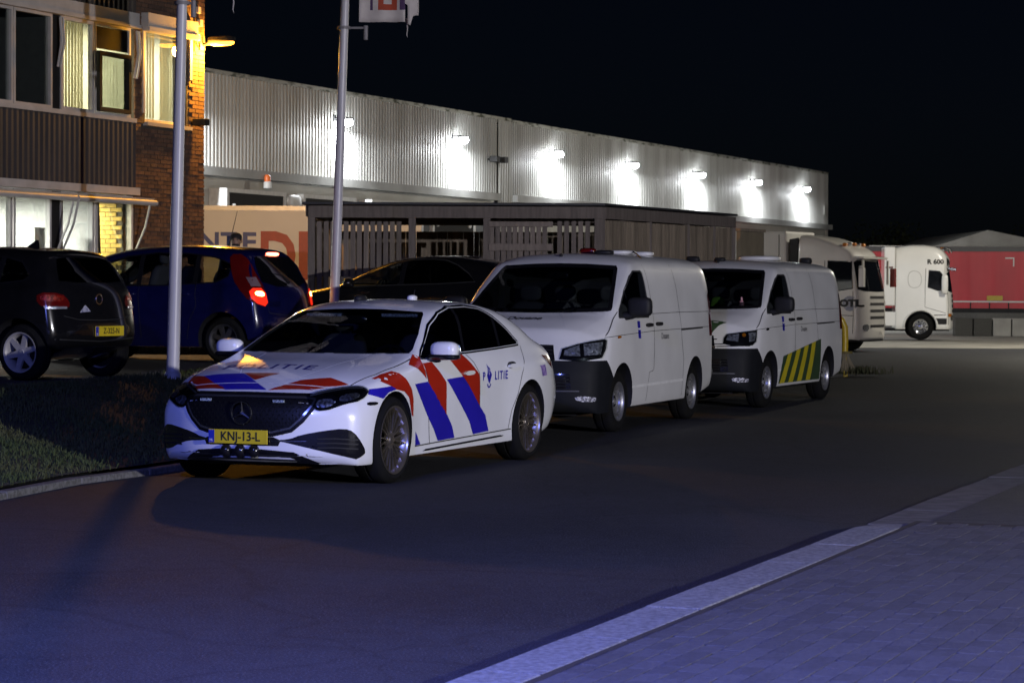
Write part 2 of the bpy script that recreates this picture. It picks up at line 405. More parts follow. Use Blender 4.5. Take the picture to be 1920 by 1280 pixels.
# ------------------------------------------------------------------ wheels
WHEEL_CACHE = {}
def tyre_mesh(r, wd, rim):
    mb = MB(); h = wd / 2
    mb.lathe([(rim - 0.01, -h + 0.02), (rim, -h + 0.005), (rim + 0.02, -h), (r - 0.045, -h - 0.004), (r - 0.012, -h + 0.018), (r, -h + 0.045),
              (r, -0.012), (r - 0.008, -0.010), (r - 0.008, 0.010), (r, 0.012),
              (r, h - 0.045), (r - 0.012, h - 0.018), (r - 0.045, h + 0.004), (rim + 0.02, h), (rim, h - 0.005), (rim - 0.01, h - 0.02)], 48, axis='Y')
    return mb.mesh('tyre')
def rim_mesh(kind, rim, wd):
    """outer face towards -y"""
    mb = MB(); h = wd / 2; mb.cur = 1
    mb.lathe([(rim - 0.012, h - 0.02), (rim - 0.03, h - 0.06), (rim - 0.035, -h + 0.05), (rim - 0.014, -h + 0.014)], 48, axis='Y'); mb.cur = 0
    mb.lathe([(rim - 0.014, -h + 0.014), (rim - 0.010, -h + 0.002), (rim + 0.004, -h - 0.002), (rim + 0.004, -h + 0.01)], 48, axis='Y')
    face = -h + 0.025
    def spoke(a, w0, w1, r0, r1, y0, y1, t=0.02, twist=0.0):
        vs = []
        for (rr, ww, yy, aa) in ((r0, w0, y0, a), (r1, w1, y1, a + twist)):
            c, s = math.cos(aa), math.sin(aa)
            for sg, dy in ((-1, 0), (1, 0), (1, t), (-1, t)):
                vs.append((rr * c - sg * ww / 2 * s, yy + dy, rr * s + sg * ww / 2 * c))
        mb.add(vs, [(0, 1, 2, 3), (7, 6, 5, 4), (0, 4, 5, 1), (1, 5, 6, 2), (2, 6, 7, 3), (3, 7, 4, 0)])
    if kind == 'multi':
        for k in range(10):
            a = 2 * math.pi * k / 10
            spoke(a - 0.05, 0.012, 0.007, 0.055, rim - 0.012, face + 0.01, face - 0.006, twist=-0.10)
            spoke(a + 0.05, 0.012, 0.007, 0.055, rim - 0.012, face + 0.01, face - 0.006, twist=0.10)
        mb.lathe([(0.0, face + 0.002), (0.03, face + 0.002), (0.036, face + 0.012), (0.07, face + 0.014), (0.075, face + 0.04)], 24, axis='Y')
    elif kind == 'five':
        for k in range(6):
            a = 2 * math.pi * (k + 0.25) / 6
            spoke(a, 0.075, 0.05, 0.04, rim - 0.015, face + 0.012, face, 0.03)
        mb.lathe([(0.0, face), (0.03, face), (0.035, face + 0.008), (0.07, face + 0.01), (0.08, face + 0.05)], 20, axis='Y')
    elif kind == 'seven':
        for k in range(7):
            a = 2 * math.pi * (k + 0.1) / 7
            spoke(a, 0.055, 0.07, 0.04, rim - 0.015, face + 0.012, face, 0.03)
        mb.lathe([(0.0, face), (0.03, face), (0.035, face + 0.008), (0.07, face + 0.01), (0.08, face + 0.05)], 20, axis='Y')
    else:   # steel wheel with holes round a dished centre
        n = 16
        for k in range(n):
            a = 2 * math.pi * k / n; spoke(a, 0.016, 0.03, rim * 0.66, rim - 0.01, face + 0.006, face + 0.004, 0.03)
        mb.lathe([(0.0, face + 0.05), (0.07, face + 0.05), (0.095, face + 0.045), (rim * 0.60, face + 0.03), (rim * 0.63, face - 0.002), (rim * 0.70, face - 0.002), (rim * 0.72, face + 0.03)], 36, axis='Y')
        mb.lathe([(0.0, face + 0.02), (0.035, face + 0.022), (0.045, face + 0.05)], 18, axis='Y')
        for k in range(5):
            a = 2 * math.pi * k / 5; mb.lathe([(0.0, face + 0.02), (0.012, face + 0.022), (0.013, face + 0.05)], 6, c=(0.075 * math.cos(a), 0, 0.075 * math.sin(a)), axis='Y')
    return mb.mesh('rim')
def wheel(root, x, y, r, wd, rim, kind, m_rim, m_tyre, m_disc, steer=0.0):
    key = (r, wd, rim, kind)
    if key not in WHEEL_CACHE:
        d = MB(); d.lathe([(0.0, 0.0), (rim * 0.72, 0.0), (rim * 0.72, 0.03), (0.0, 0.03)], 32, axis='Y')
        d.lathe([(0.06, -wd / 2 + 0.05), (0.06, 0.0)], 16, axis='Y')
        d.box((rim * 0.55, 0.01, 0.05), (0.11, 0.07, 0.2))
        d.lathe([(rim - 0.02, 0.05), (0.0, 0.052)], 32, axis='Y')
        WHEEL_CACHE[key] = (d.mesh('disc'), tyre_mesh(r, wd, rim), rim_mesh(kind, rim, wd))
    dm, tm, rm = WHEEL_CACHE[key]
    def obj(n, me, m, par):
        me2 = me.copy(); me2.materials.clear(); me2.materials.append(m); me2.materials.append(RIM_IN); return link(n, me2, None, par, 35)
    wo = obj('wheel', dm, m_disc, root); obj('tyre', tm, m_tyre, wo); obj('rim', rm, m_rim, wo)
    wo.location = (x, y, r); wo.rotation_euler = (0, 0, (math.pi if y > 0 else 0.0) + steer)
    return wo
def mirror2(poly): return [(-p[0], p[1]) for p in poly]
# ------------------------------------------------------------------ terrain
def lin(tbl, x):
    if x <= tbl[0][0]: return tbl[0][1]
    for (a, b), (c, d) in zip(tbl[:-1], tbl[1:]):
        if x <= c: return b + (d - b) * (x - a) / (c - a)
    return tbl[-1][1]
def zroad(y): return lin([(44, 0), (74, -.46), (400, -.46)], y)
def zlot(y): return lin([(26, .55), (38, .60), (50, .62)], y)
KERB_L = [(-9.2, -6), (-6.9, 6), (-5.05, 13), (-3.775, 18.09), (-3.47, 19.49), (-3.07, 20.46), (-2.3, 22.6), (-1.0, 26.8), (.4, 30.9), (1.4, 33.5), (2.85, 37), (4.4, 41), (5.8, 44.2), (6.15, 45.4), (5.9, 47), (5.6, 52)]
EDGE_L = [(-11, -6), (-9.5, 6), (-7.2, 14), (-6.2, 20), (-5.1, 24.2), (-4.55, 26.2), (-3.9, 28.4), (-2.8, 30.4), (-1.2, 32.8), (.3, 35.2), (1.6, 38), (3.2, 42), (4.6, 45.5), (4.8, 48), (4.7, 52)]
def along(poly, step):
    out = []
    for (a, b), (c, d) in zip(poly[:-1], poly[1:]):
        n = max(1, int(math.hypot(c - a, d - b) / step))
        for k in range(n): t = k / n; out.append((a + (c - a) * t, b + (d - b) * t))
    out.append(poly[-1]); return out
def kx(poly, y):
    return lin([(p[1], p[0]) for p in poly], y)
def asphalt_mat(name, c1, c2, c3, gl=.75):
    m = bpy.data.materials.new(name); m.use_nodes = True; N = m.node_tree.nodes; L = m.node_tree.links; b = N['Principled BSDF']
    ge = N.new('ShaderNodeNewGeometry')
    def noise(sc, de, ro=.5):
        n = N.new('ShaderNodeTexNoise'); n.inputs['Scale'].default_value = sc; n.inputs['Detail'].default_value = de; n.inputs['Roughness'].default_value = ro; L.new(ge.outputs['Position'], n.inputs['Vector']); return n
    big = noise(.35, 5, .6); fine = noise(75, 3, .7); mid = noise(7, 8, .8)
    r1 = N.new('ShaderNodeValToRGB'); r1.color_ramp.elements[0].position = .42; r1.color_ramp.elements[1].position = .60; r1.color_ramp.elements[0].color = (*c1, 1); r1.color_ramp.elements[1].color = (*c2, 1)
    mixin = N.new('ShaderNodeMath'); mixin.operation = 'MULTIPLY_ADD'; mixin.inputs[1].default_value = .45; L.new(mid.outputs[0], mixin.inputs[0]); 
    sc = N.new('ShaderNodeMath'); sc.operation = 'MULTIPLY'; sc.inputs[1].default_value = .55; L.new(big.outputs[0], sc.inputs[0]); L.new(sc.outputs[0], mixin.inputs[2]); L.new(mixin.outputs[0], r1.inputs[0])
    r2 = N.new('ShaderNodeValToRGB'); r2.color_ramp.elements[0].position = .50; r2.color_ramp.elements[1].position = .70; r2.color_ramp.elements[0].color = (0, 0, 0, 1); r2.color_ramp.elements[1].color = (1, 1, 1, 1); L.new(fine.outputs[0], r2.inputs[0])
    mx = N.new('ShaderNodeMix'); mx.data_type = 'RGBA'; L.new(r2.outputs[0], mx.inputs[0]); L.new(r1.outputs[0], mx.inputs[6]); mx.inputs[7].default_value = (*c3, 1)
    # cracks
    vo = N.new('ShaderNodeTexVoronoi'); vo.feature = 'DISTANCE_TO_EDGE'; vo.inputs['Scale'].default_value = .28; wv = noise(1.1, 4); ad = N.new('ShaderNodeVectorMath'); ad.operation = 'MULTIPLY_ADD'; ad.inputs[1].default_value = (.8, .8, 0); L.new(wv.outputs['Color'], ad.inputs[0]); L.new(ge.outputs['Position'], ad.inputs[2]); L.new(ad.outputs[0], vo.inputs['Vector'])
    cr = N.new('ShaderNodeValToRGB'); cr.color_ramp.elements[0].position = .0; cr.color_ramp.elements[1].position = .008; cr.color_ramp.elements[0].color = (.80, .80, .80, 1); cr.color_ramp.elements[1].color = (1, 1, 1, 1); L.new(vo.outputs[0], cr.inputs[0])
    mu = N.new('ShaderNodeMix'); mu.data_type = 'RGBA'; mu.blend_type = 'MULTIPLY'; mu.inputs[0].default_value = 1; L.new(mx.outputs[2], mu.inputs[6]); L.new(cr.outputs[0], mu.inputs[7]); L.new(mu.outputs[2], b.inputs['Base Color'])
    mr = N.new('ShaderNodeMapRange'); mr.inputs[3].default_value = gl - .12; mr.inputs[4].default_value = gl + .12; L.new(big.outputs[0], mr.inputs[0]); L.new(mr.outputs[0], b.inputs['Roughness'])
    b.inputs['Specular IOR Level'].default_value = .12
    bp = N.new('ShaderNodeBump'); bp.inputs['Strength'].default_value = .8; bp.inputs['Distance'].default_value = .008; L.new(fine.outputs[0], bp.inputs['Height']); L.new(bp.outputs[0], b.inputs['Normal'])
    return m
ASPH = asphalt_mat('asphalt', (.020, .021, .024), (.040, .041, .045), (.095, .095, .105))
LOT = asphalt_mat('car_park_asphalt', (.06, .058, .056), (.085, .082, .078), (.13, .13, .13))
def sheet(name, xs, ys, zf, m):
    mb = MB(); vs = [(x, y, zf(x, y)) for y in ys for x in xs]; nx = len(xs)
    fs = [(j * nx + i, j * nx + i + 1, (j + 1) * nx + i + 1, (j + 1) * nx + i) for j in range(len(ys) - 1) for i in range(nx - 1)]
    o = mb.add(vs, fs).build(name, m, None, None, fix=False); o['kind'] = 'structure'; return o
DIRT = mat('dark_field', (.05, .048, .04), .95, col2=(.03, .03, .024), scale=.3, worldspace=True)
sheet('ground', [-900, -60, 60, 900], [-200, -30, 44, 74, 150, 1200], lambda x, y: zroad(y) - .06, DIRT)
sheet('road', [-30, 0, 45], [-12, 10, 30, 44, 54, 64, 74, 90], lambda x, y: zroad(y), ASPH)
CONC = mat('yard_concrete', (.30, .285, .25), .85, col2=(.20, .19, .165), scale=1.3, bump=.3, bscale=60, worldspace=True)
sheet('yard', [-30, 0, 45, 90], [86, 100, 120, 160], lambda x, y: zroad(y) + .012, CONC)
# car park plateau
mb = MB(); n = 40; rows = []
for k in range(n + 1):
    y = -6 + 58 * k / n; e = kx(EDGE_L, y); rows.append([(-40, y, zlot(y)), (-15, y, zlot(y)), (e, y, zlot(y))])
for k in range(n):
    for j in range(2): mb.add([rows[k][j], rows[k][j + 1], rows[k + 1][j + 1], rows[k + 1][j]], [(0, 1, 2, 3)])
mb.add([rows[n][0], rows[n][2], (4.8, 56, zroad(56) - .02), (-40, 56, zroad(56) - .02)], [(0, 1, 2, 3)])
o = mb.build('car_park', LOT); o['kind'] = 'structure'
# grass bank between kerb and car park
SOIL = mat('bank_soil', (.026, .030, .012), .95, col2=(.016, .019, .009), scale=2.2, worldspace=True, bump=.5, bscale=25)
def bank_z(x, y):
    a, b = kx(KERB_L, y), kx(EDGE_L, y); t = clamp01((a - .14 - x) / max(.2, a - .14 - b)); s = t * t * (3 - 2 * t) * .35 + t * .65
    return .07 + (zlot(y) + .015 - .07) * s + .025 * math.sin(x * 3.1 + y * 1.7) * math.sin(math.pi * clamp01(t)) * .8
mb = MB(); ys = [-6 + 58 * k / 110 for k in range(111)]; G = []
for y in ys:
    a, b = kx(KERB_L, y) - .12, kx(EDGE_L, y) - .25; G.append([(a + (b - a) * k / 10, y, bank_z(a + (b - a) * k / 10, y)) for k in range(11)])
vs = [p for r in G for p in r]; fs = [(j * 11 + i, (j + 1) * 11 + i, (j + 1) * 11 + i + 1, j * 11 + i + 1) for j in range(110) for i in range(10)]
o = mb.add(vs, fs).build('grass_bank', SOIL, None, 60); o['kind'] = 'structure'
def blade_field(name, label, pts, hmin, hmax, m, wd=.006):
    vs = []; fs = []; rnd = random.Random(5)
    for (x, y, z) in pts:
        a = rnd.uniform(0, 6.283); h = rnd.uniform(hmin, hmax); le = rnd.uniform(.1, .7) * h; w_ = wd * rnd.uniform(.7, 1.4); c, s = math.cos(a), math.sin(a); i = len(vs)
        vs += [(x - s * w_, y + c * w_, z - .01), (x + s * w_, y - c * w_, z - .01), (x + c * le * .35 + s * w_ * .7, y + s * le * .35 - c * w_ * .7, z + h * .6), (x + c * le, y + s * le, z + h)]
        fs += [(i, i + 1, i + 2), (i, i + 2, i + 3)]
    me = bpy.data.meshes.new(name); me.from_pydata(vs, [], fs); o = link(name, me, m); tag(o, label, 'grass', kind='stuff'); return o
GRASS = mat('grass_blade', (.030, .048, .008), .85, col2=(.046, .050, .012), scale=1.1, worldspace=True)
rnd = random.Random(11); pts = []
for _ in range(75000):
    y = rnd.uniform(15.5, 30.5); a, b = kx(KERB_L, y) - .13, kx(EDGE_L, y); x = rnd.uniform(b, a)
    dens = .55 + .45 * math.sin(x * 2.3 + math.sin(y * 1.9) * 2) * math.sin(y * 1.3 + x)
    if rnd.random() < max(.25, dens): pts.append((x, y, bank_z(x, y)))
blade_field('lawn_grass', 'short patchy green grass on the bank beside the police car', pts, .02, .06, GRASS)
pts = [(6.15 + rnd.gauss(0, .22) + t * .4, 45.0 + rnd.gauss(0, .25) + t * .2, bank_z(6.0, 45.0) * .4 + .02) for t in [rnd.random() ** 2 for _ in range(260)]]
blade_field('roadside_weeds', 'tuft of weeds at the kerb behind the second van', pts, .04, .17, mat('weed', (.03, .038, .014), .8, col2=(.055, .05, .02), scale=3, worldspace=True), .012)
# kerb stones
KST = mat('kerb_concrete', (.26, .255, .25), .9, col2=(.12, .117, .115), scale=34, detail=8, bump=.9, bscale=110, worldspace=True, contrast=(.3, .7))
KDK = mat('worn_dark_kerb', (.075, .072, .070), .9, col2=(.12, .115, .11), scale=7, bump=.7, bscale=100, worldspace=True)
KLF = mat('mottled_kerb', (.13, .128, .12), .9, col2=(.06, .06, .05), scale=26, detail=8, bump=.8, bscale=100, worldspace=True)  # finely mottled, darker than the right-hand kerb
def kerb_run(name, poly, wdt, z0, z1, m, zf=None, step=1.0, skip=lambda p: False, gap=.012):
    par = empty(name); par['kind'] = 'structure'; pts_ = along(poly, step); k = 0
    for p, q in zip(pts_[:-1], pts_[1:]):
        if skip(p): continue
        d = Vector((q[0] - p[0], q[1] - p[1], 0)); L_ = d.length; rz = math.atan2(d.y, d.x); zb = zf(p[1]) if zf else 0
        st = MB(); st.box((0, 0, (z0 + z1) / 2), (L_ - gap, wdt, z1 - z0)); o_ = st.build('kerb_stone', m, par, bevel=.012); o_.location = ((p[0] + q[0]) / 2, (p[1] + q[1]) / 2, zb + random.uniform(-.003, .003)); o_.rotation_euler = (random.uniform(-.006, .006), random.uniform(-.003, .003), rz)
    return par
kerb_run('kerb_left', KERB_L, .11, -.15, .055, KLF, zroad, 1.0, lambda p: p[1] < 12)
KU = Vector((.3647, .9311, 0)); KN = Vector((.9311, -.3647, 0))      # along and to the right of the right-hand kerb
K0 = Vector((-.302, 9.44, 0)) + KN * .145                              # centre line of the right kerb
def kp(s, t, z=0): p = K0 + KU * s + KN * t; return (p.x, p.y, z)
kerb_run('kerb_right', [kp(-6, 0)[:2], kp(6.9, 0)[:2]], .29, -.15, .040, KST, None, 1.0)
end = MB(); a, b = 6.91, 7.5   # last stone ramps down to the drop kerb
q = [kp(a, -.145, -.1), kp(a, .145, -.1), kp(b, .145, -.1), kp(b, -.145, -.1), kp(a, -.145, .04), kp(a, .145, .04), kp(b, .145, .022), kp(b, -.145, .008)]
end.add(q, [(0, 1, 2, 3), (4, 5, 6, 7), (0, 1, 5, 4), (1, 2, 6, 5), (2, 3, 7, 6), (3, 0, 4, 7)]); ke = end.build('kerb_stone', KST, bpy.data.objects['kerb_right'], bevel=.012)
kerb_run('drop_kerb', [kp(7.52, 0)[:2], kp(17.5, 0)[:2]], .40, -.15, .012, KDK, None, 1.0)
# pavement: bed, then block pavers
PAV = mat('paver_concrete', (.085, .083, .092), .85, col2=(.065, .062, .07), scale=38, detail=8, bump=.8, bscale=90, worldspace=True, contrast=(.35, .65))
PAV2 = mat('paver_concrete_dark', (.070, .068, .076), .85, col2=(.05, .048, .054), scale=38, detail=8, bump=.8, bscale=90, worldspace=True, contrast=(.35, .65))
BED = mat('joint_sand', (.030, .024, .018), .95, scale=30, bump=.5, bscale=80, worldspace=True)
mb = MB(); mb.add([kp(-6, .13, .0355), kp(7.55, .13, .0355), kp(7.55, 9, .0355), kp(-6, 9, .0355)], [(3, 2, 1, 0)]); pv = mb.build('pavement', BED, fix=False); pv['kind'] = 'structure'
DRV = asphalt_mat('driveway_asphalt', (.050, .050, .052), (.085, .083, .085), (.12, .12, .12))
mb = MB(); mb.add([kp(7.55, .19, .016), kp(30, .19, .012), kp(30, 14, .012), kp(7.55, 14, .030)], [(3, 2, 1, 0)]); o = mb.build('driveway', DRV, fix=False); o['kind'] = 'structure'
def paver_mesh(seed):
    r = random.Random(seed); L_, W_, c = .2092, .1042, .002; m = MB(); j = lambda: r.uniform(-.0015, .0015)
    k = .011; hx, hy = L_ / 2, W_ / 2
    b0 = [(-hx + k, -hy), (hx - k, -hy), (hx, -hy + k), (hx, hy - k), (hx - k, hy), (-hx + k, hy), (-hx, hy - k), (-hx, -hy + k)]; t0 = [(x * (1 - 2 * c / L_) + j(), y * (1 - 2 * c / W_) + j()) for x, y in b0]
    m.add([(x, y, -.03) for x, y in b0] + [(x, y, -.002) for x, y in b0] + [(x, y, j() * .6) for x, y in t0], [(i, (i + 1) % 8, 8 + (i + 1) % 8, 8 + i) for i in range(8)] + [(8 + i, 8 + (i + 1) % 8, 16 + (i + 1) % 8, 16 + i) for i in range(8)] + [tuple(range(16, 24))])
    me = m.mesh('paver'); me.materials.append(PAV if seed % 3 else PAV2); return me
PM = [paver_mesh(i) for i in range(6)]; spots = []
for row in range(0, 60):
    for i in range(-12, 36):
        t = .24 + row * .105; s_ = i * .21 + (row % 2) * .105
        if s_ < -1.5 or s_ > 7.42: continue
        x, y, _ = kp(s_, t); px = 960 + 4600 * x / y; py = 640 - 4600 * (-CAM_H / y) - 100
        if y < 7.5: continue
        spots.append((y, x, s_, t))
spots.sort(); rest = MB(); ang = math.atan2(KU.y, KU.x); Mz = Matrix.Rotation(ang, 3, 'Z')
vis = [q for q in spots if q[0] > 9.0 and 960 + 4600 * q[1] / q[0] < 1990]; near_ids = set(id(q) for q in vis[:300])
for q in spots:
    y, x, s_, t = q; z = .039 + random.uniform(-.001, .001); k = random.randrange(6); rz = ang + random.uniform(-.012, .012)
    if id(q) in near_ids:
        o = bpy.data.objects.new('paver', PM[k]); COL.objects.link(o); o.parent = pv; o.location = (x, y, z); o.rotation_euler = (random.uniform(-.008, .008), random.uniform(-.008, .008), rz)
    else:
        Mr = Matrix.Rotation(rz, 3, 'Z'); rest.cur = 0 if k % 3 else 1; rest.add([Mr @ v.co + Vector((x, y, z)) for v in PM[k].vertices], [tuple(p.vertices) for p in PM[k].polygons])
o = rest.build('paver_field', [PAV, PAV2], pv, fix=False); o['kind'] = 'stuff'
# kerb stones at the head of the parking bays
kerb_run('parking_kerb', [(-10, 35.9), (-3.6, 35.6)], .14, -.1, .12, KST, zlot, 1.0)
# ------------------------------------------------------------------ buildings
ROT = R(90 - 23.1)
BRICK = [mat('brick_%d' % i, c, .9, col2=tuple(k * .7 for k in c), scale=14, bump=.5, bscale=70, worldspace=True) for i, c in enumerate([(.12, .065, .042), (.15, .08, .05), (.09, .05, .036), (.17, .095, .055)])]
MORTAR = mat('mortar', (.07, .062, .053), .95, scale=20, bump=.4, worldspace=True)
FRAME = mat('window_frame_white', (.50, .48, .46), .5, col2=(.40, .385, .37), scale=3); FRAME_DK = mat('window_frame_dark', (.022, .021, .021), .8, spec=.15)
PANEL = mat('brown_corrugated_panel', (.085, .070, .062), .55, .3, col2=(.060, .050, .045), scale=1.5, stretch=(4, 4, .4))
WGLASS = glassmat('window_glass', (.86, .89, .87), .07); WALLP = mat('office_plaster', (.72, .72, .70), .9); OFLOOR = mat('office_floor', (.20, .19, .18), .7)
def blindmat(name, c, t):
    m = bpy.data.materials.new(name); m.use_nodes = True; N = m.node_tree.nodes; L = m.node_tree.links
    for n in list(N): N.remove(n)
    o = N.new('ShaderNodeOutputMaterial'); a = N.new('ShaderNodeBsdfDiffuse'); b = N.new('ShaderNodeBsdfTranslucent'); x = N.new('ShaderNodeMixShader'); x.inputs[0].default_value = t
    nz = N.new('ShaderNodeTexNoise'); nz.inputs['Scale'].default_value = 40; rp = N.new('ShaderNodeValToRGB'); rp.color_ramp.elements[0].color = (*[k * .85 for k in c], 1); rp.color_ramp.elements[1].color = (*c, 1)
    L.new(nz.outputs[0], rp.inputs[0]); L.new(rp.outputs[0], a.inputs[0]); L.new(rp.outputs[0], b.inputs[0]); L.new(a.outputs[0], x.inputs[1]); L.new(b.outputs[0], x.inputs[2]); L.new(x.outputs[0], o.inputs[0]); return m
BLIND = blindmat('blind_cloth', (.62, .58, .44), .5)
def corrug(mb, x0, x1, z0, z1, y, pitch, depth, flat=.30):
    """trapezoid sheet in local x-z, ridges towards -y"""
    prof = []; x = x0
    while x < x1 - 1e-6:
        for fx, d in ((0, 0), (flat, 0), (flat + .15, depth), (1 - .15, depth)):
            xx = x + fx * pitch
            if xx <= x1: prof.append((xx, y - d))
        x += pitch
    prof.append((x1, y)); vs = [(a, b, z) for z in (z0, z1) for a, b in prof]; n = len(prof)
    return mb.add(vs, [(i, i + 1, n + i + 1, n + i) for i in range(n - 1)])
def lamp(kind, name, loc, energy, col, parent=None, size=.1, rot=None, spot=None, blend=.3, size_y=None):
    l = bpy.data.lights.new(name, kind); l.energy = energy; l.color = col
    if kind == 'AREA': l.shape = 'RECTANGLE'; l.size = size; l.size_y = size_y or size
    else: l.shadow_soft_size = size
    if kind == 'SPOT': l.spot_size = spot; l.spot_blend = blend
    o = bpy.data.objects.new(name, l); COL.objects.link(o); o.location = loc
    if rot is not None: o.rotation_euler = rot
    if parent is not None: o.parent = parent
    return o
def office():
    r = empty('office_building', (-6.64, 43.0, 0), ROT, 'two-storey brick office with lit windows and brown corrugated panels', 'building')
    # brick pier
    w0, w1, wz0, wz1 = .36, 1.80, 4.42, 6.15
    pier = MB(); pier.b2((0, 0, .4), (w0, .3, 8.6)); pier.b2((w1, 0, .4), (2.4, .3, 8.6)); pier.b2((w0, 0, .4), (w1, .3, wz0)); pier.b2((w0, 0, wz1), (w1, .3, 8.6))
    pw = pier.build('wall', MORTAR, r)
    bm_ = MB().box((0, 0, 0), (.208, .03, .064)); shp = []
    for i in range(4): me = bm_.mesh('brick'); me.materials.append(BRICK[i]); shp.append(me)
    half = MB().box((0, 0, 0), (.098, .03, .064)).mesh('brick_half'); half.materials.append(BRICK[1])
    spots = []; z = .62; row = 0
    while z < 8.5:
        x = .106 if row % 2 == 0 else -.004
        while x < 2.45:
            lo, hi = x - .104, x + .104
            if hi > .05 and lo < 2.36 and not (hi > w0 - .02 and lo < w1 + .02 and wz0 - .04 < z < wz1 + .04): spots.append((x, z))
            x += .2185
        z += .0755; row += 1
    spots.sort(key=lambda p: -(2 if (4.0 < p[1] < 7.0 and (p[0] > 1.75 or p[0] < .4)) else (1.5 if 3.2 < p[1] < 7 else 0)))
    rest = MB()
    for k, (x, z) in enumerate(spots):
        i = random.choice((0, 0, 1, 1, 2, 3)); dy = random.uniform(-.004, .004); xx = min(max(x, .104), 2.296)
        if k < 235:
            o = bpy.data.objects.new('brick', shp[i]); COL.objects.link(o); o.parent = pw; o.location = (xx, -.005 + dy, z); o.rotation_euler = (0, random.uniform(-.008, .008), random.uniform(-.01, .01))
        else: rest.cur = i; rest.box((xx, -.005 + dy, z), (.208, .03, .064))
    o = rest.build('brick_courses', BRICK, pw); o['kind'] = 'stuff'
    # corrugated spandrels (left bay)
    for z0, z1 in ((3.30, 4.42), (6.34, 8.6)):
        corrug(MB(), -7.0, 0.0, z0, z1, .0, .150, .065).build('corrugated_panel', PANEL, r, fix=False)
        MB().b2((-7, .01, z0), (0, .10, z1)).build('backing_wall', MATTW, r)
    MB().b2((-7.0, -.10, 6.13), (.03, .10, 6.33)).build('fascia', FRAME, r); MB().b2((-7.0, -.13, 6.06), (.05, .08, 6.128)).build('fascia_lip', FRAME, r)
    MB().b2((-7.0, -.12, 3.16), (.03, .10, 3.29)).build('fascia', FRAME, r); MB().b2((-7.0, -.07, 4.425), (.0, .10, 4.50)).build('window_sill', FRAME, r)
    MB().b2((-7.0, .10, 8.61), (2.4, 9.0, 8.8)).build('roof', MATTW, r)
    for a in (-7.0, 2.3): MB().b2((a, .3, .4), (a + .1, 9, 8.6)).build('end_wall', MORTAR, r)
    # upper windows
    def pane(x0, x1, z0, z1, frame=FRAME, dep=.05, th=.05, parent=r, gl=WGLASS, y=.02, name='window'):
        f = MB(); f.b2((x0, y - dep, z0), (x0 + th, y + .04, z1)); f.b2((x1 - th, y - dep, z0), (x1, y + .04, z1)); f.b2((x0 + th, y - dep, z0), (x1 - th, y + .04, z0 + th)); f.b2((x0 + th, y - dep, z1 - th), (x1 - th, y + .04, z1))
        o_ = f.build(name, frame, parent); MB().b2((x0 + th, y, z0 + th), (x1 - th, y + .008, z1 - th)).build('pane', gl, o_); return o_
    for x0, x1 in ((-5.0, -3.68), (-3.66, -2.56)): pane(x0, x1, 4.50, 6.06)
    pane(-2.30, -1.30, 4.50, 6.06, th=.06); wl = pane(-1.28, -.14, 4.50, 6.06, th=.05); pane(-1.20, -.20, 4.56, 5.58, FRAME_DK, .07, .07, wl, y=-.01, name='casement'); MB().b2((-1.20, .0, 5.63), (-.20, .03, 6.0)).build('transom_panel', FRAME_DK, wl)
    MB().b2((-2.56, .0, 4.50), (-2.30, .06, 6.06)).build('mullion_panel', FRAME_DK, r)
    pane(w0, w1, wz0 + .05, wz1 - .02, th=.06, y=.10); MB().b2((w0 - .05, -.10, wz0 - .02), (w1 + .05, .10, wz0 + .045)).build('window_sill', mat('sill_stone', (.42, .40, .36), .7), r)
    MB().b2((w0 - .14, -.16, wz1 - .02), (w1 + .14, .02, wz1 + .22)).build('screen_box', FRAME, r); MB().b2((w0 - .16, -.20, wz1 - .10), (w1 + .16, -.05, wz1 - .022)).build('screen_rail', FRAME, r)
    MB().b2((w0 - .12, -.05, wz0 + .2), (w0 - .05, -.018, wz1 - .1)).build('screen_guide', FRAME, r); MB().b2((w1 + .05, -.05, wz0 + .9), (w1 + .12, -.018, wz1 - .1)).build('screen_guide', FRAME, r)
    # awning arms and rails, upper and ground floor
    def arm(x, z0, z1, o=-.1): MB().tube([(x, o, z1), (x, o - .03, (z0 + z1) / 2), (x, -.05, z0)], .022, 6).build('awning_arm', FRAME, r)
    for x in (-2.44, -2.36, -.07, .02): arm(x, 5.2, 6.02)
    MB().tube([(-7, -.42, 3.02), (-2.45, -.42, 3.02)], .05, 10).build('awning_rail', FRAME, r, smooth=60); MB().tube([(-2.40, -.42, 3.02), (.06, -.42, 3.02)], .05, 10).build('awning_rail', FRAME, r, smooth=60)
    MB().b2((-7, -.40, 3.06), (-2.44, -.08, 3.10)).build('awning_cloth', mat('awning_cloth', (.50, .46, .38), .8), r); MB().b2((-2.40, -.40, 3.06), (.04, -.08, 3.10)).build('awning_cloth', MATS['awning_cloth'], r)
    for x in (-2.50, -2.34, -.10): MB().tube([(x, -.40, 3.0), (x, -.30, 2.6), (x, -.06, 2.1)], .022, 6).build('awning_arm', FRAME, r)
    # ground floor glazing
    for x0, x1 in ((-5.2, -3.70), (-3.66, -2.58), (-2.30, -1.30)): pane(x0, x1, 1.35, 3.14, th=.055)
    pane(-1.24, -.06, .62, 3.14, FRAME, th=.06); MB().b2((-7, .0, .5), (-1.28, .08, 1.35)).build('lower_panel', PANEL, r); MB().b2((-2.56, .0, 1.35), (-2.30, .06, 3.14)).build('mullion_panel', FRAME_DK, r)
    MB().tube([(-1.18, -.02, 3.1), (-1.02, -.02, .7)], .025, 6).build('door_stay', FRAME_DK, r)
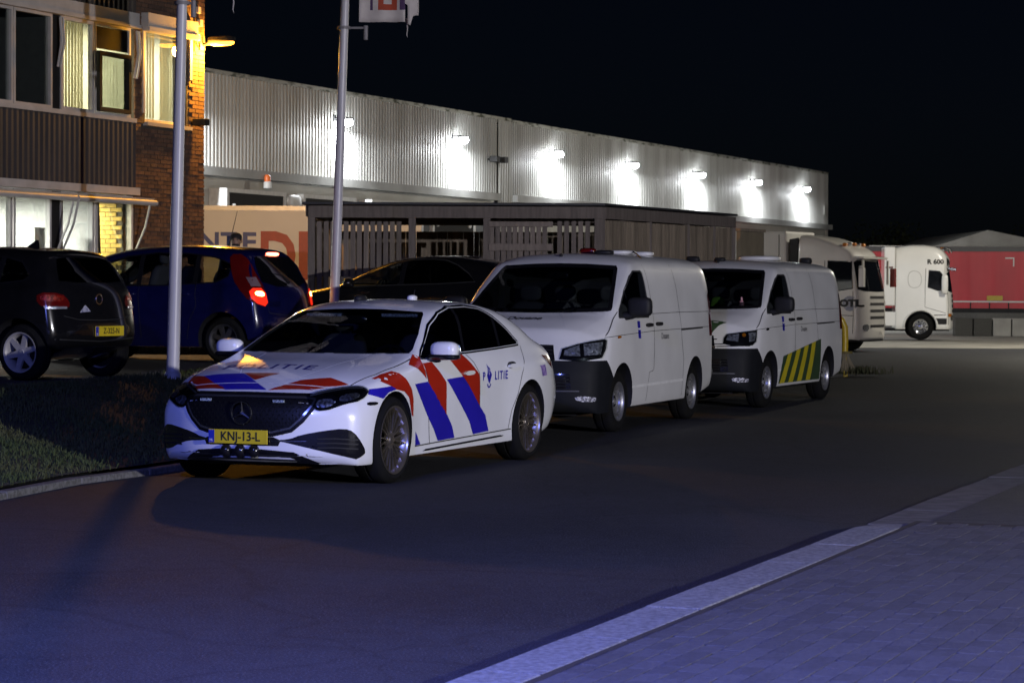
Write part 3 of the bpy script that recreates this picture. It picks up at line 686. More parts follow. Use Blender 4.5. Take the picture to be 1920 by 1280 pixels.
    # blinds
    def blinds(x0, x1, z0, z1, ang, y=.16, step=.095, jit=.05, wd=.088):
        x = x0; me = MB().box((0, 0, 0), (wd, .002, z1 - z0)).mesh('blind'); me.materials.append(BLIND)
        while x < x1:
            o_ = bpy.data.objects.new('blind_slat', me); COL.objects.link(o_); o_.parent = r; o_.location = (x, y, (z0 + z1) / 2); o_.rotation_euler = (0, 0, R(ang) + random.uniform(-jit, jit)); x += step
    blinds(-2.26, -1.34, 4.56, 6.02, 62); blinds(-1.16, -.24, 4.62, 5.56, 37, .18, .10); blinds(w0 + .10, w0 + .72, wz0 + .14, wz1 - .06, 58, .24); blinds(w0 + .95, w1 - .05, wz0 + .14, wz1 - .06, 65, .24, .11, .15)
    # rooms
    def room(name, x0, x1, y1, z0, z1, wall=WALLP):
        y0 = .32 if x0 > 0 else .11
        m = MB(); m.b2((x0, y1, z0), (x1, y1 + .05, z1)); m.b2((x0 - .04, y0, z0), (x0, y1, z1)); m.b2((x1, y0, z0), (x1 + .04, y1, z1)); m.b2((x0, y0, z1), (x1, y1, z1 + .05)); q = m.build(name, wall, r)
        MB().b2((x0, y0, z0 - .05), (x1, y1, z0)).build('floor', OFLOOR, q); return q
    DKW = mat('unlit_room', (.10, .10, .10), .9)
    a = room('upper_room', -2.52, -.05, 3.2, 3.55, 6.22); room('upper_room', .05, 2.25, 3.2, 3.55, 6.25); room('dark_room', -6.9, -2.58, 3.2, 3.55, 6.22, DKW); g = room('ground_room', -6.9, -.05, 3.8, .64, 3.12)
    for x, y, z, e, c, sx in ((-1.3, 1.5, 6.17, 260, (1, .88, .52), 1.2), (1.2, 1.6, 6.2, 240, (1, .90, .60), 1.0), (-3.6, 1.8, 3.07, 1000, (1, .98, .92), 1.6), (-.68, 1.0, 3.07, 190, (1, .90, .62), .8)):
        b = MB().b2((x - sx / 2, y - .15, z), (x + sx / 2, y + .15, z + .04)).build('ceiling_lamp', emis('office_lamp', (1, .95, .78), 6.0), r); lamp('AREA', 'room_light', (x, y, z - .03), e, c, r, sx, (0, 0, 0), size_y=.3)
    pl = MB().b2((-.16, .12, .64), (-.07, 3.7, 3.1)).build('partition', MORTAR, r); k = 0; z = 1.5; MB().b2((-1.27, .12, .64), (-1.20, 3.7, 3.1)).build('partition', WALLP, r)
    YB = mat('yellow_interior_brick', (.50, .36, .10), .85, col2=(.38, .27, .07), scale=10)
    bme = MB().box((0, 0, 0), (.03, .21, .066)).mesh('brick'); bme.materials.append(YB)
    while z < 3.1:
        x = .24 + (k % 2) * .11
        while x < .9: o_ = bpy.data.objects.new('brick', bme); COL.objects.link(o_); o_.parent = pl; o_.location = (-.165, x, z); x += .222
        z += .078; k += 1
    MB().b2((-2.35, .45, .64), (-1.85, .62, 2.55)).build('cabinet', mat('grey_cabinet', (.35, .36, .36), .5), r, bevel=.01)
    MB().b2((-1.70, .30, .64), (-1.45, .5, 2.2)).build('plant_pot_stand', mat('soft_green', (.12, .20, .10), .8), r, bevel=.04)
    # sodium wall lamp at the corner
    s = MB(); s.tube([(2.3, 0, 6.0), (2.3, -.16, 6.02)], .03, 8); s.b2((2.20, -.05, 5.9), (2.36, .0, 6.12)); sl = s.build('lamp_bracket', MATTW, r)
    hd = MB(); superell0(hd, (2.33, -.42, 6.09), (.11, .28, .06)); hd.build('lamp_housing', FRAME_DK, sl, smooth=60)
    gl = MB(); superell0(gl, (2.33, -.42, 6.03), (.09, .25, .055)); gl.build('lamp_glass', mat('sodium_glass', (.9, .6, .2), .3, emit=(1, .40, .03), estr=7), sl, smooth=60)
    lamp('POINT', 'sodium_light', (2.33, -.27, 5.90), SODIUM, (1, .42, .035), r, .12)
    lamp('SPOT', 'added_trailer_spot', (2.36, -.44, 5.92), 4200, (1, .62, .28), r, .12, (R(76), 0, R(-64)), R(70), .7)  # extra spot added at the wall lamp, aimed to brighten the lettered trailer
    for x, z in ((2.05, 6.55), (2.12, 6.32), (2.02, 6.05)): MB().b2((x, -.10, z), (x + .09, -.02, z + .12)).build('junction_box', FRAME, r)
    MB().tube([(2.10, -.03, 6.9), (2.10, -.03, 6.0), (2.22, -.03, 5.9)], .012, 6).build('cable', FRAME_DK, r); MB().tube([(2.02, -.03, 6.7), (2.02, -.03, 5.85)], .010, 6).build('cable', FRAME_DK, r)
    c = MB(); c.b2((1.90, -.34, 4.50), (2.05, -.06, 4.62)); c.tube([(1.97, -.06, 4.56), (1.97, .0, 4.56)], .03, 6); c.build('security_camera', FRAME_DK, r, bevel=.01)
def superell0(mb, c, r3, e=.6, n=14, m=8):
    def f(a, k): return math.copysign(abs(a) ** k, a)
    vs = [(c[0] + r3[0] * f(math.cos(v), e) * f(math.cos(u), e), c[1] + r3[1] * f(math.cos(v), e) * f(math.sin(u), e), c[2] + r3[2] * f(math.sin(v), e)) for v in [-math.pi / 2 + math.pi * i / m for i in range(m + 1)] for u in [2 * math.pi * j / n for j in range(n)]]
    return mb.add(vs, [(i * n + j, i * n + (j + 1) % n, (i + 1) * n + (j + 1) % n, (i + 1) * n + j) for i in range(m) for j in range(n)])
MATTW = mat('dark_metalwork', (.030, .030, .032), .6)
SODIUM = 1300
office()

CLAD = mat('grey_cladding', (.40, .40, .385), .5, .1, col2=(.27, .27, .25), scale=.9, stretch=(1.5, 1.5, .12), rvar=.1)
TRIM = mat('mossy_roof_trim', (.34, .34, .31), .7, col2=(.045, .05, .03), scale=2.2, stretch=(1, 1, 3), contrast=(.36, .52)); TRIM2 = mat('cladding_trim', (.30, .30, .29), .6, col2=(.22, .22, .21), scale=1.0)
LOWW = mat('pale_lower_wall', (.46, .46, .43), .7, col2=(.38, .38, .355), scale=.6)
def warehouse():
    r = empty('warehouse', (-9.0, 71.5, 0), ROT, 'long grey corrugated warehouse with a row of white floodlights', 'building')
    for x0, x1, top in ((-6, 21.3, 7.80), (22.6, 66.0, 7.76)):
        corrug(MB(), x0, x1, 5.08, top, 0, .21, .06).build('cladding', CLAD, r, fix=False); MB().b2((x0, .05, 0), (x1, .3, top)).build('wall', LOWW, r)
        MB().b2((x0, -.10, top), (x1, .3, top + .12)).build('roof_edge', TRIM, r)
        MB().b2((x0, -.35, 4.80), (x1 if x1 > 30 else 21.0, .04, 5.06)).build('canopy', TRIM2, r)
    for x in (21.3, 21.75, 22.2): corrug(MB(), x, x + .42, 0, 7.80, -.10, .21, .04).build('pilaster_sheet', CLAD, r, fix=False)
    MB().b2((21.3, -.08, 7.70), (22.6, .3, 7.92)).build('roof_edge', TRIM, r)
    MB().b2((65.98, -.06, -.4), (66.12, 30, 7.8)).build('end_wall', CLAD, r); MB().b2((-6, .31, 7.5), (65.9, 30, 7.7)).build('roof', MATTW, r)
    for x in (20.4, 21.15):
        c = MB(); c.b2((x, -.45, 6.20), (x + .30, -.15, 6.42)); c.tube([(x + .15, -.15, 6.3), (x + .15, 0, 6.3)], .04, 6); c.build('camera', MATTW, r, bevel=.02)
    MB().b2((65.2, -.12, 5.6), (65.4, -.05, 6.1)).build('sign_plate', LOWW, r)
    # loading docks
    GREY = mat('dock_fabric', (.10, .105, .11), .8); BLK = mat('dock_dark', (.012, .012, .013), .8); WHT = mat('dock_frame', (.62, .62, .60), .5)
    for k, x in enumerate((.4, 5.15, 9.9, 14.65)):
        f = MB(); f.b2((x, -.55, .8), (x + .14, .05, 4.45)); f.b2((x + 3.5, -.55, .8), (x + 3.64, .05, 4.45)); f.b2((x + .14, -.55, 4.33), (x + 3.5, .05, 4.45)); d = f.build('dock_shelter', WHT, r)
        MB().b2((x + .14, -.50, .8), (x + 3.5, -.44, 4.33)).build('dock_curtain', BLK, d)
        for s in (.28, 3.0): q = MB(); superell0(q, (x + s + .15, -.53, 3.85), (.10, .05, .16)); q.build('guide_lamp', WHT, d, smooth=60)
        g = MB(); g.prism([(x + 3.70, 4.25), (x + 4.75, 4.22), (x + 4.70, 3.2), (x + 3.75, 3.0)], -.42, -.32, 'Y'); g.build('tarpaulin', GREY, r)
        if k in (0, 2):
            b = MB(); superell0(b, (x + 4.25, -.48, 4.18), (.42, .10, .22)); b.build('snow_white_bag', WHT, r, smooth=60)
    t4 = text_mesh('4', .5, .01)
    for v in t4.verts: v.co = Vector((v.co.x + 2.2, -.505, v.co.y + 3.72))
    me = bpy.data.meshes.new('lettering'); t4.to_mesh(me); t4.free(); link('lettering', me, mat('dock_number', (.45, .45, .45), .6), r)
    b = MB(); b.lathe([(0, 0), (.13, 0), (.13, .18), (.10, .20)], 14, c=(3.1, -.40, 4.55)); wb_ = b.build('warning_beacon', WHT, r, smooth=40); b = MB(); b.lathe([(.10, .20), (.10, .34), (.06, .40), (0, .41)], 14, c=(3.1, -.40, 4.55)); b.build('beacon_cap', mat('orange_cap', (.75, .16, .03), .4), wb_, smooth=40)
    # floodlights
    for k, (x, z) in enumerate(((-1.9, 6.92), (9.2, 6.91), (18.4, 6.85), (27.6, 6.83), (36.2, 6.80), (45.1, 6.78), (53.8, 6.80), (62.3, 6.80))):
        kk = (-9 + .392 * x) / (71.5 + .92 * x); x -= .5 * (.92 + .392 * kk) / (.392 - .92 * kk) if k else 0
        a = MB(); a.tube([(x, -.02, z + .10), (x, -.40, z + .12)], .022, 6); a.b2((x - .08, -.06, z), (x + .08, .0, z + .2)); ar = a.build('floodlight', MATTW, r)
        h = MB(); h.b2((x - .17, -.64, z + .04), (x + .17, -.36, z + .10)); h.build('lamp_head', MATTW, ar, bevel=.02)
        e = MB(); superell0(e, (x, -.50, z - .04), (.20, .17, .14), .95); e.build('lamp_lens', mat('led_flood', (1, 1, 1), .3, emit=(.93, .97, 1), estr=120), ar, smooth=60)
        lamp('AREA', 'flood_beam', (x, -.54, z - .20), FLOOD, (.93, .97, 1.0), r, .30, (R(-8), 0, 0))
FLOOD = 640
warehouse()

# ------------------------------------------------------------------ slatted shelter
WOOD = [mat('weathered_wood_%d' % i, c, .85, col2=tuple(k * .7 for k in c), scale=3, stretch=(6, 6, .6), bump=.3, bscale=30, worldspace=True) for i, c in enumerate([(.20, .165, .14), (.165, .138, .12), (.235, .195, .165)])]
def shelter():
    r = empty('slatted_shelter', (0, 0, 0), 0, 'weathered wooden slatted shelter with an open doorway behind the black saloon', 'shelter')
    A, B, C = Vector((-3.43, 41.25, .6)), Vector((1.50, 41.15, .6)), Vector((4.17, 46.5, .6)); Dp = Vector((-3.43, 46.8, .6)); H = 2.34
    def frame_of(p, q): d = q - p; return d.length, math.atan2(d.y, d.x)
    def wall(p, q, name): L, a = frame_of(p, q); e = MB(); return L, a
    def beam(p, q, z0, z1, th=.10, name='beam', m=WOOD[1], off=0):
        d = q - p; L = d.length; a = math.atan2(d.y, d.x); mid = (p + q) / 2
        o = MB().box((0, off, 0), (L, th, z1 - z0)).build(name, m, r, bevel=.008); o.location = (mid.x, mid.y, .6 + (z0 + z1) / 2); o.rotation_euler = (0, 0, a); return o
    def post(p, m=WOOD[1], w_=.12): o = MB().box((0, 0, 0), (w_, w_, H - .02)).build('post', m, r, bevel=.008); o.location = (p.x, p.y, .6 + H / 2 - .01)
    def slats(p, q, z0, z1, step, wd, off=-.02, th=.022, bright=None, gapjit=.004):
        d = q - p; L = d.length; u = d.normalized(); a = math.atan2(d.y, d.x); mes = []
        for i in range(3): me = MB().box((0, 0, 0), (wd, th, z1 - z0)).mesh('slat'); me.materials.append(WOOD[i]); mes.append(me)
        n = int(L / step)
        for k in range(n):
            c = p + u * (step * (k + .5)); o = bpy.data.objects.new('slat', random.choice(mes)); COL.objects.link(o); o.parent = r
            nrm = Vector((u.y, -u.x, 0)) * -off; o.location = (c.x + nrm.x + random.uniform(-gapjit, gapjit), c.y + nrm.y, .6 + (z0 + z1) / 2); o.rotation_euler = (0, random.uniform(-.004, .004), a)
    def pt(px): return A.lerp(B, (px - 577) / 551)
    beam(A, B, H - .20, H, .14, 'beam'); beam(B, C, H - .20, H, .14); beam(A, Dp, H - .18, H); beam(Dp, C, H - .18, H)
    beam(pt(585), pt(768), 1.15, 1.27, .05, 'rail', off=.06); beam(pt(585), pt(768), .2, .3, .05, 'rail', off=.06)
    for px in (583, 772, 912, 1120): post(pt(px))
    slats(pt(592), pt(766), .08, H - .26, .1115, .082)
    dr = [pt(916), pt(1036)]; beam(dr[0], dr[1], 1.60, 1.72, .04, 'door_rail', WOOD[2], -.06); beam(dr[0], dr[1], .4, .5, .04, 'door_rail', WOOD[2], -.06); beam(dr[0], dr[1], H - .34, H - .25, .04, 'door_rail', WOOD[2], -.05)
    slats(dr[0], dr[1], .06, H - .26, .098, .080); slats(pt(1042), pt(1114), .08, H - .24, .118, .080)
    for f in (0, .33, .62, .83, 1): post(B.lerp(C, f), WOOD[1], .10)
    WOOD[:] = [mat('brown_slat_%d' % i, c, .85, col2=tuple(k * .7 for k in c), scale=3, stretch=(6, 6, .6), bump=.3, bscale=30, worldspace=True) for i, c in enumerate([(.27, .22, .16), (.22, .18, .13), (.32, .26, .19)])]
    slats(B, C, .05, H - .22, .115, .088); slats(A, Dp, .05, H - .2, .20, .12)
    slats(Dp, C, .05, H - .30, .10, .097, gapjit=.001); beam(Dp, C, 1.1, 1.2, .05, 'rail', off=-.05)
    rf = MB(); rf.add([A + Vector((-.1, -.1, H + .02)), B + Vector((.05, -.1, H + .02)), C + Vector((.1, .1, H + .02)), Dp + Vector((-.1, .1, H + .02)), A + Vector((-.1, -.1, H + .06)), B + Vector((.05, -.1, H + .06)), C + Vector((.1, .1, H + .06)), Dp + Vector((-.1, .1, H + .06))], [(0, 1, 2, 3), (4, 5, 6, 7), (0, 1, 5, 4), (1, 2, 6, 5), (2, 3, 7, 6), (3, 0, 4, 7)]); rf.build('roof', MATTW, r)
    # plain boarded bin store beyond
    b = empty('boarded_store', (4.35, 46.9, .5), R(61), 'plain yellowish boarded wall at the far end of the slatted shelter', 'wall'); MB().b2((0, 0, -.5), (1.15, .08, 2.18)).build('board_panel', mat('ochre_board', (.24, .20, .13), .85, col2=(.18, .15, .10), scale=2), b); MB().b2((-.04, -.02, 2.185), (1.19, .10, 2.24)).build('cap', WOOD[0], b)
shelter()

# ------------------------------------------------------------------ white trailer with lettering
def lettered_trailer():
    t = empty('lettered_trailer', (-15.5, 62.0, -.30), R(1.0), 'cream white trailer with large blue and red letters behind the blue car', 'trailer')
    W = mat('trailer_white', (.62, .60, .55), .45, col2=(.56, .54, .49), scale=.8)
    MB().b2((0, 0, 1.0), (13.2, 2.5, 3.86)).build('trailer_body', W, t, bevel=.03); MB().b2((-.02, -.03, 3.80), (13.22, 2.53, 3.92)).build('roof_rail', mat('alu_rail', (.42, .42, .42), .4, .6), t); MB().b2((.2, .6, .6), (13, 1.9, .98)).build('chassis', MATTW, t)
    def txt(s, size, x, z, m, sx=1.0, bold=.02):
        bm = text_mesh(s, size, bold, sx)
        for v in bm.verts: v.co = Vector((v.co.x + x, -.012, v.co.y + z))
        me = bpy.data.meshes.new('lettering'); bm.to_mesh(me); bm.free(); link('lettering', me, m, t)
    BL = mat('letter_blue', (.035, .06, .22), .5); RD = mat('letter_red', (.36, .045, .02), .5)
    txt('N', .66, 7.68 + .15, 2.98, BL, 1.05); txt('T', .66, 8.32, 2.98, BL, 1.0); txt('E', .66, 8.83, 2.98, BL, 1.15); txt('D', 1.65, 9.55, 2.60, RD, .78, .05); txt('I', 1.65, 10.22, 2.60, RD, 1.0, .05)
    for x in (9.5, 10.8, 12.1):
        for y in (.2, 2.3): o = MB(); o.lathe([(0, -.15), (.5, -.15), (.5, .15), (0, .15)], 24, c=(x, y, .5), axis='Y'); o.build('wheel', mat('trailer_tyre', (.016, .016, .016), .85), t, smooth=40)
lettered_trailer()

# ------------------------------------------------------------------ flagpoles and banner
POLE = mat('flagpole_white', (.52, .51, .53), .35, col2=(.44, .43, .45), scale=3, stretch=(4, 4, .5))
def flagpole(name, base, top, r0, r1, label):
    p = empty(name, base, 0, label, 'flagpole', 'white flagpoles on the grass'); b = Vector(base); d = Vector(top) - b
    MB().tube([d * 0, d * .02, d], [r0, r0, r1], 20).build('pole', POLE, p, smooth=50); MB().lathe([(r0 + .02, -.05), (r0 + .02, .035), (r0 + .003, .06)], 20).build('foot', mat('pole_foot', (.40, .40, .42), .6), p, smooth=40); return p, d
P1, d1 = flagpole('flagpole', (-3.83, 27.7, .555), (-3.66, 27.7, 8.2), .074, .045, 'white flagpole standing in front of the blue hatchback')
a = P1.location; 
def ringat(P, d, z, w_=.35):
    c = d * ((z - P.location.z) / d.z); m = MB(); m.lathe([(.075, -.02), (.085, -.02), (.085, .02), (.075, .02)], 16, c=c); m.tube([c, c + Vector((w_, 0, 0))], .016, 8); m.tube([c + Vector((w_ - .03, 0, -.16)), c + Vector((w_ - .03, 0, .03))], [.03, .03], 8); m.build('banner_arm', mat('arm_grey', (.20, .19, .20), .6), P, smooth=40); return P.location + c
ringat(P1, d1, 4.76, .16)
P2, d2 = flagpole('flagpole', (-2.415, 33.0, .58), (-2.15, 33.0, 9.0), .068, .045, 'white flagpole with a banner rising behind the police car')
cb = ringat(P2, d2, 5.05, .32)
def banner(loc, w_, h, label, seed):
    me = bpy.data.meshes.new('banner'); vs = []; fs = []; nx, nz = 22, 30; r = random.Random(seed); mi = []
    low = [(.0 if i < 17 else (.0 if i < 18 else (-.02 - .05 * r.random() if i < 20 else .06 + .05 * r.random()))) for i in range(nx + 1)]
    for j in range(nz + 1):
        for i in range(nx + 1):
            u, v = i / nx, j / nz; z = h * v + (low[i] * (1 - v) ** 6); vs.append((w_ * u, .035 * math.sin(u * 6 + v * 2.0) + .02 * math.sin(u * 13 + v * 5), z))
    for j in range(nz):
        for i in range(nx):
            u, v = (i + .5) / nx, (j + .5) * h / nz
            if i == 17 and v < .28: continue      # the tear
            fs.append((j * (nx + 1) + i, j * (nx + 1) + i + 1, (j + 1) * (nx + 1) + i + 1, (j + 1) * (nx + 1) + i))
            red = .33 < u < .62 and .14 < v < .62 and not (.42 < u < .55 and .22 < v < .54); pur = (.17 < u < .21 or .70 < u < .77) and v > .13 and v < .62
            mi.append(1 if red else 2 if pur else 0)
    me.from_pydata(vs, [], fs); me.polygons.foreach_set('material_index', mi)
    for m in (mat('banner_cloth', (.50, .46, .44), .85, col2=(.42, .38, .37), scale=5), mat('banner_red', (.34, .05, .02), .8), mat('banner_purple', (.07, .035, .10), .8)): me.materials.append(m)
    o = link('banner', me, None, None, 60); o.location = loc; so = o.modifiers.new('t', 'SOLIDIFY'); so.thickness = .004; tag(o, label, 'flag')
    for x in (w_ * .80,): MB().tube([(x, 0, .05), (x + .01, .0, -.10), (x, .01, -.17), (x + .015, 0, -.21)], [.01, .008, .006, .001], 5).build('torn_thread', MATS['banner_cloth'], o)
    return o
banner((cb.x + .20, 33.0, 5.13), .80, 2.4, 'torn white banner with a red square hanging from the second flagpole', 3)
o = banner((-3.66, 27.7, 4.86), .62, 2.6, 'white banner with a loose thread at the top of the left flagpole', 5)

# ------------------------------------------------------------------ far shed, barrier blocks, yellow pipe
def far_shed():
    r = empty('storage_shed', (0, 0, -.46), 0, 'low grey gabled shed behind the red trailer', 'building'); Y = 132.0
    def X(px): return (px - 960) / 4600 * Y
    MB().b2((X(1630), Y, 0), (X(2060), Y + 20, 4.25)).build('wall', mat('shed_wall', (.16, .155, .14), .8), r); MB().b2((X(1628), Y - .15, 4.26), (X(2062), Y, 4.42)).build('gutter', mat('shed_gutter', (.50, .48, .42), .6), r)
    MB().prism([(X(1755), 4.43), (X(2000), 4.43), (X(1850), 5.28)], Y - .1, Y + 20, 'Y').build('gable_roof', mat('shed_gable', (.42, .41, .38), .8, col2=(.34, .33, .30), scale=1.2), r)
far_shed()
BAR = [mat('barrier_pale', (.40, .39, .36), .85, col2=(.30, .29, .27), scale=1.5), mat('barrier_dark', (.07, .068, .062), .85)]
for k in range(4):
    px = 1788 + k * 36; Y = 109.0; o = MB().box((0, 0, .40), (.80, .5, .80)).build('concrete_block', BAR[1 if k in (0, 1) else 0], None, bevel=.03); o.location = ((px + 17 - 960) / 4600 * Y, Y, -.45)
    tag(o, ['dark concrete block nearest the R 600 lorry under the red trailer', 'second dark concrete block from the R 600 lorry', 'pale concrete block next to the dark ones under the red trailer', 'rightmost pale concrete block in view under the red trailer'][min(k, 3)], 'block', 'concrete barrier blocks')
yp = empty('yellow_pipe', (6.10, 45.0, .03), 0, 'bent yellow pipe post sticking up behind the rearmost van', 'pipe')
MB().tube([(.0, 0, -.1), (.0, 0, .2), (.01, 0, .62), (.0, 0, .86), (-.05, 0, .98), (-.13, 0, 1.04), (-.22, 0, 1.05)], .062, 14).build('pipe', mat('yellow_pipe_paint', (.52, .36, .02), .4, coat=.3), yp, smooth=50); MB().lathe([(.0, .38), (.15, .38), (.15, .42), (.0, .42)], 12).build('flange', mat('pipe_flange', (.14, .11, .03), .7), yp)
rg = MB(); rr = random.Random(4)
for k in range(9): 
    x, y = rr.uniform(-.08, .10), rr.uniform(-.06, .06); rg.tube([(x * .4, y, .40), (x, y, .26), (x * 1.8 + .02, y * 1.4, .12), (x * 2.4 + .05, y * 1.6, -.02)], [.03, .035, .028, .008], 6)
rg.build('rope_bundle', mat('old_rope', (.20, .17, .12), .9, bump=.6, bscale=40), yp, smooth=50)
# dark trees on the skyline
def tree(x, y, z, h, rad, label):
    t = empty('tree', (x, y, z), 0, label, 'tree', 'dark trees behind the yard'); r = random.Random(int(x * 7 + h * 13)); MB().tube([(0, 0, -.2), (.1, 0, h * .35), (.0, .1, h * .75)], [.28, .2, .06], 8).build('trunk', mat('bark', (.04, .032, .025), .95), t, smooth=50)
    vs = []; fs = []; cl = [(r.gauss(0, rad * .42), r.gauss(0, rad * .42), h * (.42 + .5 * r.random()), rad * r.uniform(.25, .5)) for _ in range(16)]
    for cx, cy, cz, cr in cl:
        for _ in range(95):
            d = Vector((r.gauss(0, 1), r.gauss(0, 1), r.gauss(0, 1))).normalized() * cr * r.random() ** .4; p = Vector((cx, cy, cz)) + d; a = Vector((r.gauss(0, 1), r.gauss(0, 1), r.gauss(0, 1))).normalized() * .16; b = a.cross(Vector((r.gauss(0, 1), r.gauss(0, 1), 1))).normalized() * .10; i = len(vs)
            vs += [tuple(p - a), tuple(p + b), tuple(p + a), tuple(p - b)]; fs.append((i, i + 1, i + 2, i + 3))
    me = bpy.data.meshes.new('crown'); me.from_pydata(vs, [], fs); link('crown', me, mat('night_leaf', (.045, .06, .025), .8), t)
for i, (px, h, rad) in enumerate(((1600, 5.4, 2.6), (1672, 6.6, 3.2), (1745, 5.6, 2.8), (1905, 7.5, 3.6), (1985, 7.0, 3.2))):
    Y = 165 + i * 4; tree((px - 960) / 4600 * Y, Y, -.5, h, rad, ['dark tree at the left end of the skyline row', 'tall dark tree left of the shed gable', 'dark tree touching the left slope of the shed gable', 'dark tree rising right of the shed gable', 'dark tree at the right edge beyond the shed'][i])
# ------------------------------------------------------------------ body shapes (local x rearwards from the front axle, y across, z up)
def make_warp(x0, x1, bf, lf, br, lr, gf, gr, W, pf=2.6, pr=3.0):
    gfz = [p[0] for p in gf]; gfx = [p[1] for p in gf]; grz = [p[0] for p in gr]; grx = [p[1] for p in gr]
    def warp(x, y, z):
        a = 1 - clamp01((x - x0) / lf); b = 1 - clamp01((x1 - x) / lr); q = abs(y) / W
        return x + a * a * (bf * q ** pf + pchip(gfz, gfx, z)) - b * b * (br * q ** pr + pchip(grz, grx, z))
    return warp
def sedan_spec():
    x0, x1 = -0.845, 4.10
    C = [
     [(x0, 0, .19), (-.5, 0, .20), (0, 0, .20), (3, 0, .20), (3.6, 0, .24), (x1, 0, .32)],
     [(x0, .62, .185), (-.5, .70, .19), (0, .70, .19), (3, .70, .19), (3.6, .68, .22), (x1, .62, .31)],
     [(x0, .83, .175), (-.5, .875, .175), (0, .885, .20), (.5, .885, .20), (2.5, .885, .20), (3, .885, .21), (3.6, .86, .26), (x1, .74, .33)],
     [(x0, .87, .33), (-.5, .905, .33), (0, .915, .33), (.6, .893, .33), (2.4, .893, .34), (3, .925, .36), (3.6, .90, .40), (x1, .80, .42)],
     [(x0, .87, .53), (-.5, .915, .53), (0, .93, .55), (.6, .905, .55), (2.3, .905, .56), (3, .942, .58), (3.6, .91, .60), (x1, .82, .60)],
     [(x0, .82, .665), (-.5, .895, .71), (0, .925, .76), (.6, .915, .78), (1.5, .917, .80), (2.3, .92, .82), (3, .94, .84), (3.6, .90, .83), (x1, .80, .78)],
     [(x0, .74, .71), (-.5, .845, .785), (0, .885, .86), (.5, .905, .905), (.62, .90, .925), (1.5, .895, .955), (2.3, .89, .975), (3, .875, .985), (3.6, .85, .965), (x1, .76, .86)],
     [(x0, .60, .725), (-.5, .76, .81), (0, .82, .895), (.45, .855, .955), (.62, .865, .985), (1.5, .868, 1.01), (2.3, .862, 1.035), (3, .84, 1.055), (3.35, .82, 1.06), (3.6, .79, 1.04), (x1, .70, .94)],
     [(x0, .52, .735), (-.5, .68, .825), (0, .745, .915), (.45, .79, .99), (.62, .80, 1.035), (.85, .745, 1.145), (1.15, .665, 1.28), (1.45, .64, 1.375), (1.9, .63, 1.42), (2.3, .635, 1.415), (2.7, .66, 1.37), (3.05, .70, 1.27), (3.3, .725, 1.16), (3.45, .73, 1.10), (3.7, .70, 1.06), (x1, .62, .97)],
     [(x0, .36, .745), (-.5, .45, .85), (0, .50, .945), (.4, .52, 1.005), (.55, .53, 1.035), (.85, .52, 1.185), (1.15, .48, 1.325), (1.45, .45, 1.41), (1.9, .43, 1.455), (2.3, .43, 1.452), (2.7, .44, 1.405), (3.05, .47, 1.305), (3.4, .50, 1.155), (3.55, .50, 1.10), (3.8, .48, 1.075), (x1, .42, 1.0)],
     [(x0, 0, .75), (-.5, 0, .86), (0, 0, .96), (.35, 0, 1.015), (.5, 0, 1.045), (.85, 0, 1.21), (1.15, 0, 1.35), (1.42, 0, 1.43), (1.9, 0, 1.475), (2.3, 0, 1.47), (2.7, 0, 1.425), (3.05, 0, 1.33), (3.45, 0, 1.155), (3.6, 0, 1.11), (3.85, 0, 1.09), (x1, 0, 1.01)],
    ]
    return dict(curves=C, x0=x0, x1=x1, rf=.07, rr=.09, n=84, sub=4, sharp=(),
        warp=make_warp(x0, x1, .30, 1.0, .26, .9, [(.15, .07), (.30, .0), (.55, .0), (.66, .03), (.78, .16), (1.0, .3)], [(.2, .22), (.4, .04), (.6, .0), (.85, .03), (1.05, .0)], .92))
